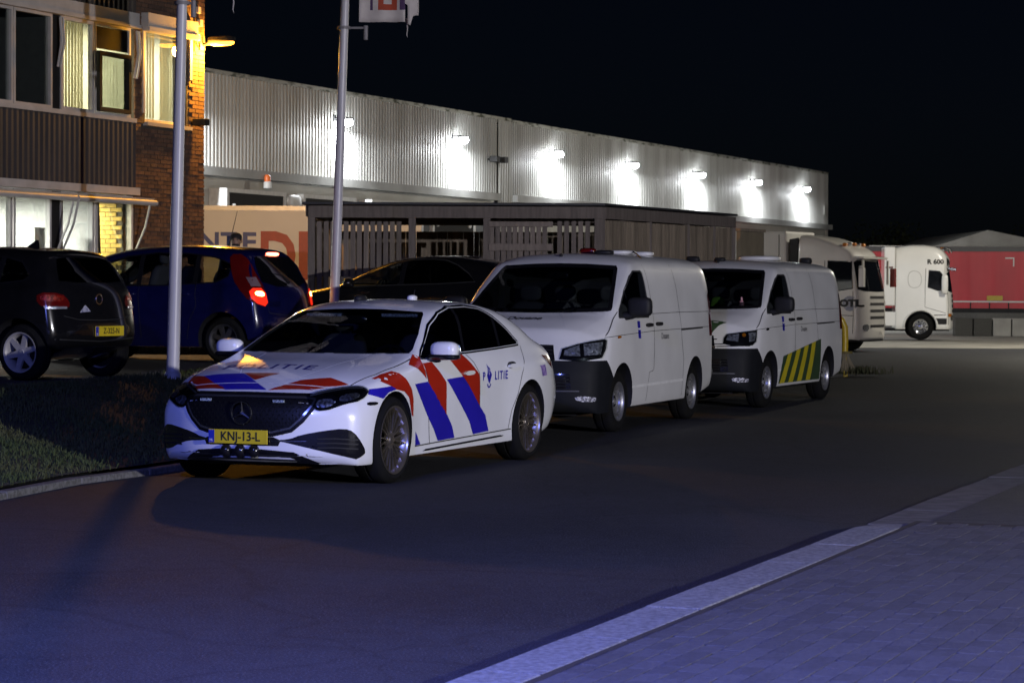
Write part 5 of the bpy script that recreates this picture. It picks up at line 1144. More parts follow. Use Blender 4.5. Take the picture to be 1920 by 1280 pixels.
# ------------------------------------------------------------------ two customs vans
def customs_van(ax, head, label, second):
    root = empty('customs_van', label=label, cat='van', group='white customs vans parked behind the police car'); place(root, ax, head, .90)
    spec = van_spec(); me = loft(spec); bvh = bvh_of(me)
    # cut clean borders for the plastic bumper before the openings are made
    bm = bmesh.new(); bm.from_mesh(me)
    def bis(co, no): bmesh.ops.bisect_plane(bm, geom=bm.verts[:] + bm.edges[:] + bm.faces[:], plane_co=co, plane_no=no, dist=1e-5)
    bis((0, 0, .80), (0, 0, 1)); sl = Vector((.13, 0, .14)); bis((-.51, 0, .82), (.14, 0, .13)); bm.to_mesh(me); bm.free()
    wsh = [(0, 1.305), (-.40, 1.310), (-.80, 1.325), (-.835, 1.335), (-.835, 1.37), (-.755, 1.62), (-.69, 1.80), (-.66, 1.835), (-.30, 1.855), (0, 1.86)]; ws = wsh + [(-y, z) for y, z in wsh[-2:0:-1]]
    win = [(-.02, 1.265), (.02, 1.33), (.30, 1.545), (.56, 1.70), (.70, 1.762), (.98, 1.765), (1.02, 1.75), (1.10, 1.29), (1.05, 1.262)]
    me2 = cut(me, [inset_cavity(spec, -.02, 1.42, 7, floor=.62, ins=.045)], INTER)
    me2 = cut(me2, [cutter_from_poly(win, 'L', -1.2, -.5), cutter_from_poly(win, 'R', -1.2, -.5)], INTER)
    me2 = cut(me2, [cutter_from_poly(ws, 'F', -.55, 1.1)], INTER)
    me2 = cut(me2, arch_cutters((0, 3.0), .36, .405, .55), MATT)
    me2.materials[0] = PAINT_V
    isb = lambda c, mi: mi == 0 and c.x < .3 and c.z < .80 and (c.x + .51) * .14 + (c.z - .82) * .13 < 0
    bump, rest = None, None
    rest_me, bump_me = split_part(me2, isb)[0], None
    a, b = split_part(me2, isb)     # a = faces not in bumper, b = bumper
    link('body', a, None, root, 35); b.materials[0] = BUMPER; link('front_bumper', b, None, root, 35)
    gw = shrink_poly(ws, -.012); patch('windscreen', gw, 'F', bvh, glassmat('van_screen_glass', (.40, .44, .46), .10), root, -.004, .09)
    for i in (1,):
        seam(root, shrink_poly(ws, .02) + [shrink_poly(ws, .02)[0]], 'F', bvh, BLACK, .045, -.002, 'screen_border', .08)
    for fr in ('L', 'R'):
        s = -1 if fr == 'L' else 1
        patch('side_window', shrink_poly(win, -.012), fr, bvh, GLASS, root, -.005, .1)
        patch('window_pillar', [(.27, 1.262), (.305, 1.262), (.315, 1.56), (.28, 1.54)], fr, bvh, BLACK, root, -.002, .08)
        o2 = shrink_poly(win, -.008); seam(root, o2 + [o2[0]], fr, bvh, SEAM, .018, .002, 'window_seal', .07)
        seam(root, [(-.46, 1.044), (-.13, 1.064), (1.17, 1.094), (3.41, 1.113), (3.9, 1.113)], fr, bvh, SEAM, .006, name='body_line')
        seam(root, [(1.15, 1.85), (1.20, 1.55), (1.235, 1.30), (1.215, 1.0), (1.19, .66), (1.15, .64), (1.02, .63), (.95, .31)], fr, bvh, SEAM, .007)
        seam(root, [(2.30, 1.86), (2.34, 1.6), (2.36, 1.30), (2.37, 1.0), (2.45, .75), (2.44, .31)], fr, bvh, SEAM, .007)
        seam(root, [(-.03, 1.32), (-.18, 1.228), (-.44, 1.062)], fr, bvh, SEAM, .008)
        seam(root, [(1.20, 1.29), (2.3, 1.30), (3.7, 1.30)], fr, bvh, SEAM, .006, name='body_line')
        seam(root, [(.37, .485), (2.45, .497)], fr, bvh, mat('sill_crease', (.72, .72, .71), .4), .03, .003, 'sill_crease')
        seam(root, [(1.26, 1.84), (1.30, 1.6), (1.31, 1.36), (2.24, 1.36), (2.22, 1.60), (2.2, 1.80), (1.3, 1.82)], fr, bvh, mat('pressed_edge', (.56, .56, .55), .4), .008, .001, 'pressing')
        seam(root, [(2.44, 1.80), (2.46, 1.36), (3.6, 1.36), (3.5, 1.78), (2.5, 1.82)], fr, bvh, MATS['pressed_edge'], .008, .001, 'pressing')
        patch('slide_rail', [(2.36, 1.083), (3.36, 1.096), (3.36, 1.112), (2.36, 1.10)], fr, bvh, SEAM, root, .004, .1)
        for hx, hz in ((.995, 1.165), (1.395, 1.173)):
            hm = MB(); h = bvh.ray_cast(Vector((hx, s * 6, hz)), Vector((0, -s, 0)))[0]; superell(hm, h + Vector((0, s * .02, 0)), (.10, .028, .022), .6); hm.build('door_handle', MATT, root, smooth=60)
        wv = .13
        patch('customs_stripe', [(.575, 1.212), (.675, 1.212), (.68, 1.017), (.585, 1.02)], fr, bvh, LIV_B, root, .003, .1)
        patch('customs_stripe', [(.578, 1.135), (.677, 1.135), (.678, 1.115), (.579, 1.115)], fr, bvh, WHITE_INK, root, .005, .1)
        words('lettering', 'Douane', .10, (1.66, 1.028), fr, bvh, INK_G, root, flip=(fr == 'R'), off=.003, bold=.001)
        patch('turn_signal', smooth_poly([(-.20, 1.03), (-.08, 1.035), (-.07, 1.06), (-.19, 1.06)], 1), fr, bvh, LAMP_AMB if not second else CHROME, root, .008, .05)
        mm = MB(); superell(mm, (.17, s * 1.09, 1.375), (.075, .135, .108), .5); mo = mm.build('mirror', MATT, root, smooth=60)
        b2 = MB(); b2.tube([(.16, s * .90, 1.27), (.17, s * 1.0, 1.285), (.17, s * 1.06, 1.32)], [.05, .045, .05], 8); b2.build('mirror_arm', MATT, mo, smooth=60)
        b3 = MB(); superell(b3, (.238, s * 1.09, 1.38), (.01, .11, .085), .45); b3.build('mirror_glass', CHROME, mo, smooth=60)
        A = ('A', 40 if s < 0 else -40); fm = (lambda p: p) if s < 0 else mirror2
        if not second: hp = [(.157, .813), (.112, .924), (-.05, .975), (-.20, 1.006), (-.37, 1.028), (-.40, 1.015), (-.375, .924), (-.305, .829), (-.05, .79)]
        else: hp = [(.10, .86), (.077, .935), (.032, .985), (-.20, 1.018), (-.395, 1.039), (-.36, .891), (-.28, .84), (-.022, .828)]
        hd = patch('headlight', fm(hp), A, bvh, BLACK, root, .006, .05)
        rf = mat('van_reflector', (.55, .57, .62), .3, .6, bump=.9, bscale=26, col2=(.10, .10, .12), scale=30)
        if not second:
            patch('reflector', fm([(.095, .905), (.11, .85), (-.055, .845), (-.065, .962), (.0, .945)]), A, bvh, rf, hd, .012, .04)
            patch('reflector', fm([(-.095, .85), (-.285, .865), (-.335, .995), (-.11, .972)]), A, bvh, rf, hd, .012, .04)
            seam(hd, fm([(.14, .822), (-.05, .806), (-.28, .842)]), A, bvh, CHROME, .026, .012, 'light_strip')
        else:
            patch('reflector', fm([(.055, .905), (-.09, .885), (-.12, .985), (.03, .968)]), A, bvh, rf, hd, .012, .04)
            patch('reflector', fm([(-.235, .885), (-.325, .90), (-.365, 1.01), (-.25, 1.0)]), A, bvh, rf, hd, .012, .04)
            patch('amber_lamp', smooth_poly(fm([(-.15, .95), (-.20, .95), (-.21, .995), (-.16, .995)]), 1), A, bvh, LAMP_AMB, hd, .013, .05)
        patch('lens', shrink_poly(fm(hp), -.004), A, bvh, LENS, hd, .018, .05)
        patch('fog_light', smooth_poly(fm([(.03, .418), (-.22, .415), (-.215, .36), (-.01, .362)]), 1), A, bvh, mat('fog_reflector', (.34, .34, .40), .3, .5, bump=.9, bscale=50, col2=(.05, .05, .06), scale=40), root, .006, .05)
        patch('tail_light', [(3.74, 1.0), (3.90, 1.0), (3.88, 1.55), (3.74, 1.50)], fr, bvh, LAMP_RED, root, .004, .1)
        if second:
            pan = [(.616, .673), (2.544, .875), (2.55, .302), (.453, .307)]
            pn = patch('chevron_panel', pan, fr, bvh, LIV_G, root, .006, .09)
            for t0, b0 in ((.812, .486), (1.244, .91), (1.655, 1.345), (2.041, 1.80)):
                zt = lambda x: .673 + (x - .616) * (.202 / 1.928)
                patch('yellow_bar', [(t0, zt(t0)), (t0 + .21, zt(t0 + .21)), (b0 + .235, .31), (b0, .31)], fr, bvh, LIV_Y, pn, .010, .09)
    g = [(-.40, .965), (0, .972), (.40, .965), (.44, .80), (0, .785), (-.44, .80)]
    gr = patch('grille', g, 'F', bvh, BLACK, root, .005, .07)
    for zz in ((.83, .87, .91, .95) if not second else (.86, .905, .94)): seam(gr, [(-.40, zz - .004), (0, zz), (.40, zz - .004)], 'F', bvh, MATT if not second else BLACK, .012, .014, 'grille_bar')
    if second:
        for zz in (.852, .822): seam(gr, [(-.85, zz + .01), (-.45, zz), (0, zz - .006), (.45, zz), (.85, zz + .01)], 'F', bvh, CHROME, .010, .018, 'chrome_strip')
        seam(gr, [(-.39, .912), (-.45, .912)], 'F', bvh, CHROME, .012, .02, 'badge')
        for p, m in (([(-.80, .42), (-.62, .42), (-.63, -.535), (-.70, -.44), (-.765, -.36), (-.80, -.15)], LIV_G), ([(-.66, -.12), (-.665, -.25), (-.725, -.255), (-.76, -.12)], LIV_Y), ([(-.66, .32), (-.665, .15), (-.725, .12), (-.76, .25)], LIV_Y)):
            patch('bonnet_chevron', p, 'T', bvh, m, root, .003 if m is LIV_G else .006, .07)
    else:
        words('lettering', 'Douane', .125, (-.44, .05), 'T', bvh, INK, root, rot=-math.pi / 2, bold=.003, shear=.25, off=.004)
    # lower front: intake grille and slats
    li = patch('lower_intake', [(-.62, .50), (.62, .50), (.60, .66), (-.60, .66)], 'F', bvh, BLACK, root, .006, .08)
    for zz in (.53, .565, .60, .635): seam(li, [(-.60, zz), (0, zz), (.60, zz)], 'F', bvh, BUMPER, .012, .016, 'intake_slat')
    seam(root, [(-.70, .475), (0, .475), (.70, .475)], 'F', bvh, mat('bumper_edge', (.07, .07, .08), .4), .012, .010, 'bumper_edge')
    for s in (-1, 1): seam(root, [(-.25, s * .30), (-.45, s * .42), (-.70, s * .50)], 'T', bvh, mat('bonnet_crease_van', (.60, .60, .60), .35), .02, .001, 'bonnet_crease')
    # roof kit
    def roof(x, y): return bvh.ray_cast(Vector((x, y, 5)), Vector((0, 0, -1)))[0]
    if not second: kit = [(1.36, -.10, (.06, .10, .035), LAMP_RED), (1.15, -.36, (.10, .11, .03), MATT), (2.0, -.30, (.24, .16, .03), PAINT_V), (2.6, -.40, (.12, .12, .03), PAINT_V)]
    else: kit = [(1.10, .50, (.07, .10, .045), MATT), (.95, .06, (.07, .08, .03), MATT), (2.0, -.20, (.30, .28, .04), PAINT_V), (3.35, -.50, (.08, .09, .05), MATT)]
    for x, y, r3, m in kit:
        h = roof(x, y); a = MB(); superell(a, h + Vector((0, 0, r3[2] * .7)), r3, .6); a.build('beacon' if m in (LAMP_RED, MATT) else 'roof_hatch', m, root, smooth=60)
    if not second:
        p0, p1 = roof(2.0, -.45), roof(1.5, -.70); MB().tube([p0 + Vector((0, 0, .04)), p0.lerp(p1, .5) + Vector((0, 0, .03)), p1 + Vector((0, 0, .005))], .008, 6).build('roof_cable', MATT, root, smooth=50)
    h = roof(.85, .06); a = MB(); superell(a, h + Vector((0, 0, .012)), (.03, .02, .02), .8); a.build('roof_aerial', MATT, root, smooth=60)
    # cab interior
    for y in (-.45, .10, .52): seat(root, .75, y, .72, 1.0)
    steering_wheel(root, .33, -.45, 1.16, .2); a = MB(); superell(a, (.10, 0, 1.16), (.20, .80, .12), .4); a.build('dashboard', INTER, root, smooth=50)
    a = MB(); superell(a, (.55, 0, 1.72), (.02, .13, .04), .5); a.build('rear_view_mirror', BLACK, root, smooth=60)
    if second:
        a = MB(); superell(a, (1.0, .10, 1.30), (.06, .10, .17), .6); a.build('safety_vest', mat('fluorescent_vest', (.25, .55, .06), .8), root, smooth=60)
        a = MB(); a.lathe([(.0, .0), (.035, 0), (.036, .11), (.015, .13), (.012, .17), (0, .17)], 12, c=(-.02, -.55, 1.30)); a.build('spray_bottle', mat('pink_bottle', (.45, .22, .25), .4), root, smooth=40)
    for x in (0, 3.0):
        for s in (-1, 1): wheel(root, x, s * .7925, .338, .215, .212, 'steel', STEEL, TYRE, DISC)
    a = MB(); superell(a, (3.98, 0, .55), (.10, .90, .13), .35); a.build('rear_bumper', BUMPER if second else mat('rear_bumper_plastic', (.16, .16, .155), .55), root, smooth=60)
    MB().b2((-.6, -.6, .2), (3.6, .6, .27)).build('underbody', MATT, root)
    return root
customs_van((1.176, 26.95), 19.6, 'plain white customs van lettered on the bonnet, directly behind the police car', False)
customs_van((3.4, 32.7), 22.2, 'white customs van with green and yellow chevrons on its side, rearmost van', True)
# ------------------------------------------------------------------ cars on the raised car park
def uA(fr, x, y): u = frame(fr)[0]; return u.x * x + u.y * y
def rear_corner(fr, pts):
    """(x, y, z) points at a rear corner -> 2D polygon of an angled frame"""
    return [(uA(fr, x, y), z) for x, y, z in pts]
def place_rear(root, rear_near, a_deg, wb, ynear, z):
    e1 = Vector((math.sin(R(a_deg)), math.cos(R(a_deg)))); place(root, (rear_near[0] - wb * e1.x, rear_near[1] - wb * e1.y), a_deg, ynear, z)
def hatchback(name, label, cat, spec, wb, rear_near, a, z, paint, wheel_kind, wr, side, divs, rw, glass):
    root = empty(name, label=label, cat=cat); place_rear(root, rear_near, a, wb, .80, z)
    me = loft(spec); bvh = bvh_of(me); x0 = min(p[0] for p in side) - .06; x1 = max(p[0] for p in side) - .05
    me2 = cut(me, [inset_cavity(spec, x0, x1, 7, floor=.5)], INTER)
    me2 = cut(me2, [cutter_from_poly(side, 'L', -1.1, -.4), cutter_from_poly(side, 'R', -1.1, -.4)], INTER)
    wsh = [(0, 1.12), (-.45, 1.11), (-.58, 1.10), (-.50, 1.30), (-.42, 1.345), (0, 1.36)]; ws = wsh + [(-y, q) for y, q in wsh[-2:0:-1]]
    me2 = cut(me2, [cutter_from_poly(ws, 'F', x0 - .4, x0 + .75)], INTER)
    me2 = cut(me2, arch_cutters((0, wb), .32, wr + .045, .5), MATT)
    body_object(root, me2, paint)
    patch('windscreen', shrink_poly(ws, -.012), 'F', bvh, GLASS, root, -.004, .09)
    patch('rear_window', smooth_poly(rw, 1), 'B', bvh, GLASS_PV if glass is not GLASS else mat('black_glass', (.004, .004, .005), .06, coat=1), root, .004, .08)
    for fr in ('L', 'R'):
        cuts = [-9] + divs + [99]
        for k in range(len(cuts) - 1):
            poly = [p for p in clip_x(side, cuts[k] + .02, cuts[k + 1] - .02)]
            if len(poly) > 2: patch('side_window', shrink_poly(poly, -.008), fr, bvh, glass, root, -.005, .1)
        for dx in divs:
            poly = clip_x(side, dx - .03, dx + .03); patch('window_pillar', shrink_poly(poly, -.006), fr, bvh, BLACK, root, -.001, .08)
        o = shrink_poly(side, -.008); seam(root, o + [o[0]], fr, bvh, BLACK, .016, .002, 'window_seal', .07)
    return root, bvh
def clip_x(poly, a, b):
    for lim, sg in ((a, 1), (b, -1)):
        out = []
        for i in range(len(poly)):
            p, q = poly[i], poly[(i + 1) % len(poly)]; pi, qi = (p[0] - lim) * sg >= 0, (q[0] - lim) * sg >= 0
            if pi: out.append(p)
            if pi != qi: t = (lim - p[0]) / (q[0] - p[0]); out.append((lim, p[1] + (q[1] - p[1]) * t))
        poly = out
        if not poly: return []
    return poly
def black_hatch():
    spec = hatch_spec(1.46, .50, 2.47, .84); wb = 2.47
    side = [(.48, 1.01), (.64, 1.10), (.95, 1.235), (1.25, 1.315), (1.7, 1.345), (2.15, 1.325), (2.38, 1.275), (2.52, 1.14), (2.46, 1.085), (2.1, 1.05), (1.2, 1.012)]
    rw = [(-.56, 1.06), (.56, 1.06), (.54, 1.12), (.46, 1.30), (.40, 1.33), (-.40, 1.33), (-.46, 1.30), (-.54, 1.12)]
    root, bvh = hatchback('parked_car', 'black hatchback with silver six-spoke wheels and triangular sticker, cut by the left edge', 'car', spec, wb, (-5.30, 26.4), 117, .55, PAINT_K, 'five', .31, side, [1.35, 2.12], rw, GLASS_DK)
    for s in (-1, 1):
        fr = ('A', 130 if s < 0 else -130)
        p = rear_corner(fr, [(2.70, s * .80, .95), (2.90, s * .63, .945), (2.95, s * .56, .86), (2.95, s * .56, .78), (2.82, s * .73, .77), (2.70, s * .80, .83)])
        tl = patch('tail_light', smooth_poly(p, 1), fr, bvh, LAMP_RED, root, .006, .05)
        q = rear_corner(fr, [(2.72, s * .78, .925), (2.90, s * .62, .92), (2.92, s * .58, .86), (2.74, s * .78, .86)]); patch('tail_reflector', smooth_poly(q, 1), fr, bvh, mat('red_reflector', (.34, .02, .01), .2, .3, bump=.8, bscale=60, col2=(.05, .004, .003), scale=40), tl, .010, .04)
        q = rear_corner(fr, [(2.76, s * .76, .80), (2.93, s * .58, .80), (2.93, s * .58, .775), (2.77, s * .75, .775)]); patch('reversing_light', q, fr, bvh, mat('clear_reflector', (.5, .5, .55), .15, .6, bump=.6, bscale=60), tl, .010, .04)
    def rear(y, z): return bvh.ray_cast(Vector((8, y, z)), Vector((-1, 0, 0)))[0]
    h = rear(.12, .53); plate(root, (h.x + .012, .12, .53), R(90), 'Z-325-N', .07)
    h = rear(0, .88); e = MB(); e.tube([h + Vector((.008, .055 * math.cos(t), .055 * math.sin(t))) for t in [2 * math.pi * k / 24 for k in range(25)]], .006, 6, False)
    e.tube([h + Vector((.01, y, z)) for y, z in ((-.035, .03), (-.012, -.035), (0, 0), (.012, -.035), (.035, .03))], .005, 5); e.build('emblem', CHROME, root, smooth=40)
    patch('sticker', [(-.36, .735), (-.17, .745), (-.25, .815), (-.28, .80)], 'B', bvh, mat('sticker_white', (.5, .5, .56), .5, col2=(.12, .12, .2), scale=25), root, .004, .05)
    words('lettering', 'BLUE', .045, (-.27, .845), 'B', bvh, CHROME, root, off=.004)
    seam(root, [(-.60, .70), (-.40, .66), (0, .65), (.40, .66), (.60, .70)], 'B', bvh, SEAM, .008); seam(root, [(-.72, .45), (0, .42), (.72, .45)], 'B', bvh, SEAM, .012)
    h = bvh.ray_cast(Vector((2.05, 0, 4)), Vector((0, 0, -1)))[0]
    MB().prism([(h.x - .12, h.z - .01), (h.x + .06, h.z - .01), (h.x + .045, h.z + .075), (h.x + .02, h.z + .075)], -.012, .012, 'Y').build('fin_aerial', BLACK, root, bevel=.004)
    for x in (0, wb):
        for s in (-1, 1): wheel(root, x, s * .70, .305, .20, .215, 'five', RIM_AL, TYRE, DISC)
    for y in (-.36, .36): seat(root, 1.15, y, .48, .95)
    seat(root, 2.0, -.3, .52, .85); seat(root, 2.0, .3, .52, .85)
    return root
def blue_mpv():
    spec = hatch_spec(1.55, .60, 2.50, .845, -.78, .98, True); wb = 2.50
    side = [(.10, 1.03), (.32, 1.14), (.65, 1.29), (.95, 1.385), (1.4, 1.43), (1.9, 1.42), (2.3, 1.37), (2.55, 1.28), (2.52, 1.14), (2.35, 1.06), (1.6, 1.02), (.8, 1.01)]
    rw = [(-.58, 1.0), (.58, 1.0), (.55, 1.25), (.50, 1.37), (.42, 1.40), (-.42, 1.40), (-.50, 1.37), (-.55, 1.25)]
    root, bvh = hatchback('parked_car', 'dark blue tall hatchback with lit red tail lamps behind the left flagpole', 'car', spec, wb, (-3.735, 31.7), 113.6, .575, PAINT_B, 'seven', .31, side, [.50, 1.20, 2.05], rw, GLASS)
    lit = mat('tail_lit', (.5, .02, .01), .2, emit=(1, .03, .01), estr=.9); core = mat('tail_core', (.9, .4, .1), .3, emit=(1, .50, .12), estr=14)
    for s in (-1, 1):
        fr = ('A', 135 if s < 0 else -135)
        p = rear_corner(fr, [(2.58, s * .70, 1.42), (2.74, s * .62, 1.42), (2.86, s * .62, 1.2), (2.98, s * .58, .98), (3.03, s * .55, .72), (2.86, s * .76, .80), (2.70, s * .80, 1.0), (2.60, s * .74, 1.25)])
        tl = patch('tail_light', smooth_poly(p, 1), fr, bvh, LAMP_RED, root, .006, .05)
        q = rear_corner(fr, [(2.80, s * .72, .98), (3.0, s * .60, .98), (3.03, s * .56, .73), (2.88, s * .74, .80)]); patch('lit_lamp', smooth_poly(q, 1), fr, bvh, lit, tl, .011, .05)
        q = rear_corner(fr, [(2.88, s * .70, .94), (2.98, s * .62, .94), (2.99, s * .60, .87), (2.90, s * .70, .88)]); patch('lamp_core', smooth_poly(q, 2), fr, bvh, core, tl, .016, .04)
        q = rear_corner(fr, [(2.78, s * .70, 1.12), (2.88, s * .63, 1.12), (2.94, s * .61, 1.0), (2.84, s * .70, 1.0)]); patch('reversing_light', q, fr, bvh, mat('smoked_reflector', (.3, .2, .22), .2, .4), tl, .011, .05)
        seam(root, [(1.22, 1.0), (1.25, .7), (1.28, .32)], 'L' if s < 0 else 'R', bvh, SEAM, .007); seam(root, [(2.08, 1.04), (2.12, .75), (2.02, .55), (1.98, .32)], 'L' if s < 0 else 'R', bvh, SEAM, .007)
        for hx in (1.08, 1.92):
            h = bvh.ray_cast(Vector((hx, s * 6, .90)), Vector((0, -s, 0)))[0]; m = MB(); superell(m, h + Vector((0, s * .015, 0)), (.10, .024, .024), .6); m.build('door_handle', PAINT_B, root, smooth=60)
    h = bvh.ray_cast(Vector((8, 0, 1.43)), Vector((-1, 0, 0)))[0]; m = MB(); superell(m, h + Vector((.01, 0, .0)), (.03, .15, .022), .6)
    m.build('brake_light', mat('brake_lit', (.8, .1, .1), .3, emit=(1, .13, .07), estr=14), root, smooth=60)
    words('lettering', 'COLT', .085, (-.42, .77), 'B', bvh, CHROME, root, off=.005, bold=.001, space=1.15)
    seam(root, [(-.62, .98), (-.56, .66), (0, .62), (.56, .66), (.62, .98)], 'B', bvh, SEAM, .008); seam(root, [(-.70, .47), (0, .45), (.70, .47)], 'B', bvh, SEAM, .012)
    h = bvh.ray_cast(Vector((8, 0, .37)), Vector((-1, 0, 0)))[0]; plate(root, (h.x + .012, 0, .38), R(90), '61', .07)
    a = bvh.ray_cast(Vector((8, .02, 1.05)), Vector((-1, 0, 0)))[0]; MB().tube([a + Vector((.03, 0, 0)), a + Vector((.0, -.16, .10)), a + Vector((-.01, -.36, .12))], [.02, .01, .006], 6).build('rear_wiper', MATT, root)
    h = bvh.ray_cast(Vector((2.05, .1, 4)), Vector((0, 0, -1)))[0]; MB().tube([h, h + Vector((.02, 0, .03)), h + Vector((.14, 0, .47))], [.018, .006, .003], 6).build('aerial', MATT, root)
    for x in (0, wb):
        for s in (-1, 1): wheel(root, x, s * .70, .305, .20, .205, 'seven', mat('rim_grey', (.22, .22, .24), .4, .9), TYRE, DISC)
    for y in (-.36, .36): seat(root, 1.0, y, .58, 1.0)
    seat(root, 1.95, -.32, .60, .9); seat(root, 1.95, .32, .60, .9)
    steering_wheel(root, .62, -.36, 1.0); a = MB(); superell(a, (.62, 0, 1.36), (.02, .13, .035), .5); a.build('rear_view_mirror', BLACK, root, smooth=60)
    for s in (-1, 1): a = MB(); superell(a, (.42, s * .93, 1.07), (.07, .10, .07), .6); a.build('mirror', PAINT_B, root, smooth=60)
    return root
def black_saloon():
    spec = sedan_spec(); me = loft(spec); bvh = bvh_of(me)
    root = empty('parked_car', label='black saloon with an arched roof parked in front of the slatted shelter', cat='car'); place(root, (-3.23, 38.25), 113, .92, .60)
    side = [(.66, .995), (.74, 1.04), (1.163, 1.24), (1.436, 1.34), (1.712, 1.39), (2.069, 1.40), (2.315, 1.38), (2.52, 1.31), (2.72, 1.19), (2.84, 1.075), (2.26, 1.045), (1.496, 1.022), (.867, .995)]
    wsh = [(0, 1.04), (-.5, 1.04), (-.76, 1.04), (-.70, 1.184), (-.58, 1.35), (-.226, 1.385), (0, 1.389)]; ws = wsh + [(-y, z) for y, z in wsh[-2:0:-1]]
    me2 = cut(me, [inset_cavity(spec, .56, 3.2, 7, floor=.5)], INTER); me2 = cut(me2, [cutter_from_poly(side, 'L', -1.2, -.4), cutter_from_poly(side, 'R', -1.2, -.4)], INTER)
    me2 = cut(me2, [cutter_from_poly(ws, 'F', .25, 1.5)], INTER); me2 = cut(me2, arch_cutters((0, 2.961), .35, .37, .55), MATT); body_object(root, me2, PAINT_K)
    patch('windscreen', shrink_poly(ws, -.01), 'F', bvh, GLASS, root, -.004, .09)
    for fr in ('L', 'R'):
        s = -1 if fr == 'L' else 1
        patch('side_window', shrink_poly(clip_x(side, .3, 1.60), -.008), fr, bvh, GLASS, root, -.005, .1); patch('side_window', shrink_poly(clip_x(side, 1.66, 4), -.008), fr, bvh, GLASS_PV, root, -.005, .1)
        patch('window_pillar', clip_x(side, 1.59, 1.67), fr, bvh, BLACK, root, -.002, .08)
        o = shrink_poly(side, -.012); seam(root, o + [o[0]], fr, bvh, mat('dull_trim', (.12, .12, .12), .3, .8), .016, .003, 'window_trim')
        a = MB(); superell(a, (.80, s * 1.0, 1.04), (.075, .11, .07), .66); a.build('mirror', PAINT_K, root, smooth=60)
        patch('headlight', rear_corner(('A', 35 * -s), [(-.70, s * .45, .72), (-.45, s * .78, .76), (-.40, s * .82, .70), (-.68, s * .55, .63)]), ('A', 35 * -s), bvh, BLACK, root, .006, .05)
    for x in (0, 2.961):
        for s in (-1, 1): wheel(root, x, s * .80, .335, .235, .24, 'five', RIM_AL, TYRE, DISC)
    for y in (-.38, .38): seat(root, 1.45, y, .50, .95)
    steering_wheel(root, 1.02, -.38, .95); a = MB(); superell(a, (1.2, 0, 1.28), (.02, .12, .035), .5); a.build('rear_view_mirror', BLACK, root, smooth=60)
    a = MB(); superell(a, (.80, 0, .93), (.22, .70, .09), .4); a.build('dashboard', INTER, root, smooth=50)
    return root
black_hatch(); blue_mpv(); black_saloon()
# ------------------------------------------------------------------ lorries in the yard
def cab_spec(h=3.85, L=2.3, roof=None, rake=None):
    w = 1.24; roof = roof or [(0, 3.2), (.3, 3.5), (.9, 3.72), (1.7, h), (L, h)]
    def zr(x, f): return pchip([p[0] for p in roof], [p[1] for p in roof], x) - f
    xs = [0, .1, .3, .6, .9, 1.3, 1.7, 2.0, L]
    C = [[(x, 0, .40) for x in xs], [(x, w - .25, .40) for x in xs], [(x, w - .03, .43) for x in xs], [(x, w, .60) for x in xs], [(x, w, 1.2) for x in xs], [(x, w, 1.9) for x in xs],
         [(x, w - .02, 2.6) for x in xs], [(x, w - .06, zr(x, .35)) for x in xs], [(x, w - .14, zr(x, .12)) for x in xs], [(x, w - .30, zr(x, .03)) for x in xs], [(x, .5, zr(x, 0)) for x in xs], [(x, 0, zr(x, 0)) for x in xs]]
    return dict(curves=C, x0=0, x1=L, rf=.10, rr=.04, n=36, sub=3, sharp=(), warp=make_warp(0, L, .28, 1.1, .0, .5, rake or [(.3, .06), (.9, .0), (1.8, .02), (2.2, .08), (2.9, .24), (3.3, .30), (3.9, .5)], [(.3, 0), (4, 0)], w, 3.5, 4))
def truck_wheel(root, x, y, r, m_rim):
    key = ('truck', r)
    if key not in WHEEL_CACHE:
        t = MB(); rim = r * .56; h = .15
        t.lathe([(rim, -h + .02), (rim + .03, -h), (r - .06, -h - .01), (r - .01, -h + .03), (r, -h + .06), (r, h - .06), (r - .01, h - .03), (r - .06, h + .01), (rim, h)], 40, axis='Y')
        q = MB(); q.lathe([(rim + .01, -h + .01), (rim - .03, -h + .02), (rim - .05, -h + .10), (rim * .62, -h + .12), (rim * .55, -h + .05), (rim * .40, -h + .02), (.10, -h - .0), (.0, -h - .01)], 36, axis='Y')
        for k in range(10):
            a = 2 * math.pi * k / 10; q.lathe([(0, -h - .01), (.022, -h - .005), (.024, -h + .06)], 6, c=(rim * .52 * math.cos(a), 0, rim * .52 * math.sin(a)), axis='Y')
        WHEEL_CACHE[key] = (t.mesh('tyre'), q.mesh('rim'))
    tm, rm = WHEEL_CACHE[key]; o = link('tyre', tm.copy(), TYRE, root, 35); link('rim', rm.copy(), m_rim, o, 40)
    o.location = (x, y, r); o.rotation_euler = (0, 0, 0 if y < 0 else math.pi)
def fr_side(s): return 'L' if s < 0 else 'R'
def common_cab(root, bvh, paint, win, ws, dark=GLASS_PV):
    bg_ = mat('cab_dark_glass', (.006, .007, .009), .05, coat=1.0, rvar=.02)
    patch('windscreen', ws, 'F', bvh, bg_, root, .008, .12)
    for s in (-1, 1):
        patch('side_window', win, fr_side(s), bvh, bg_, root, .006, .12); o = shrink_poly(win, -.012); seam(root, o + [o[0]], fr_side(s), bvh, MATT, .03, .005, 'window_seal', .12)
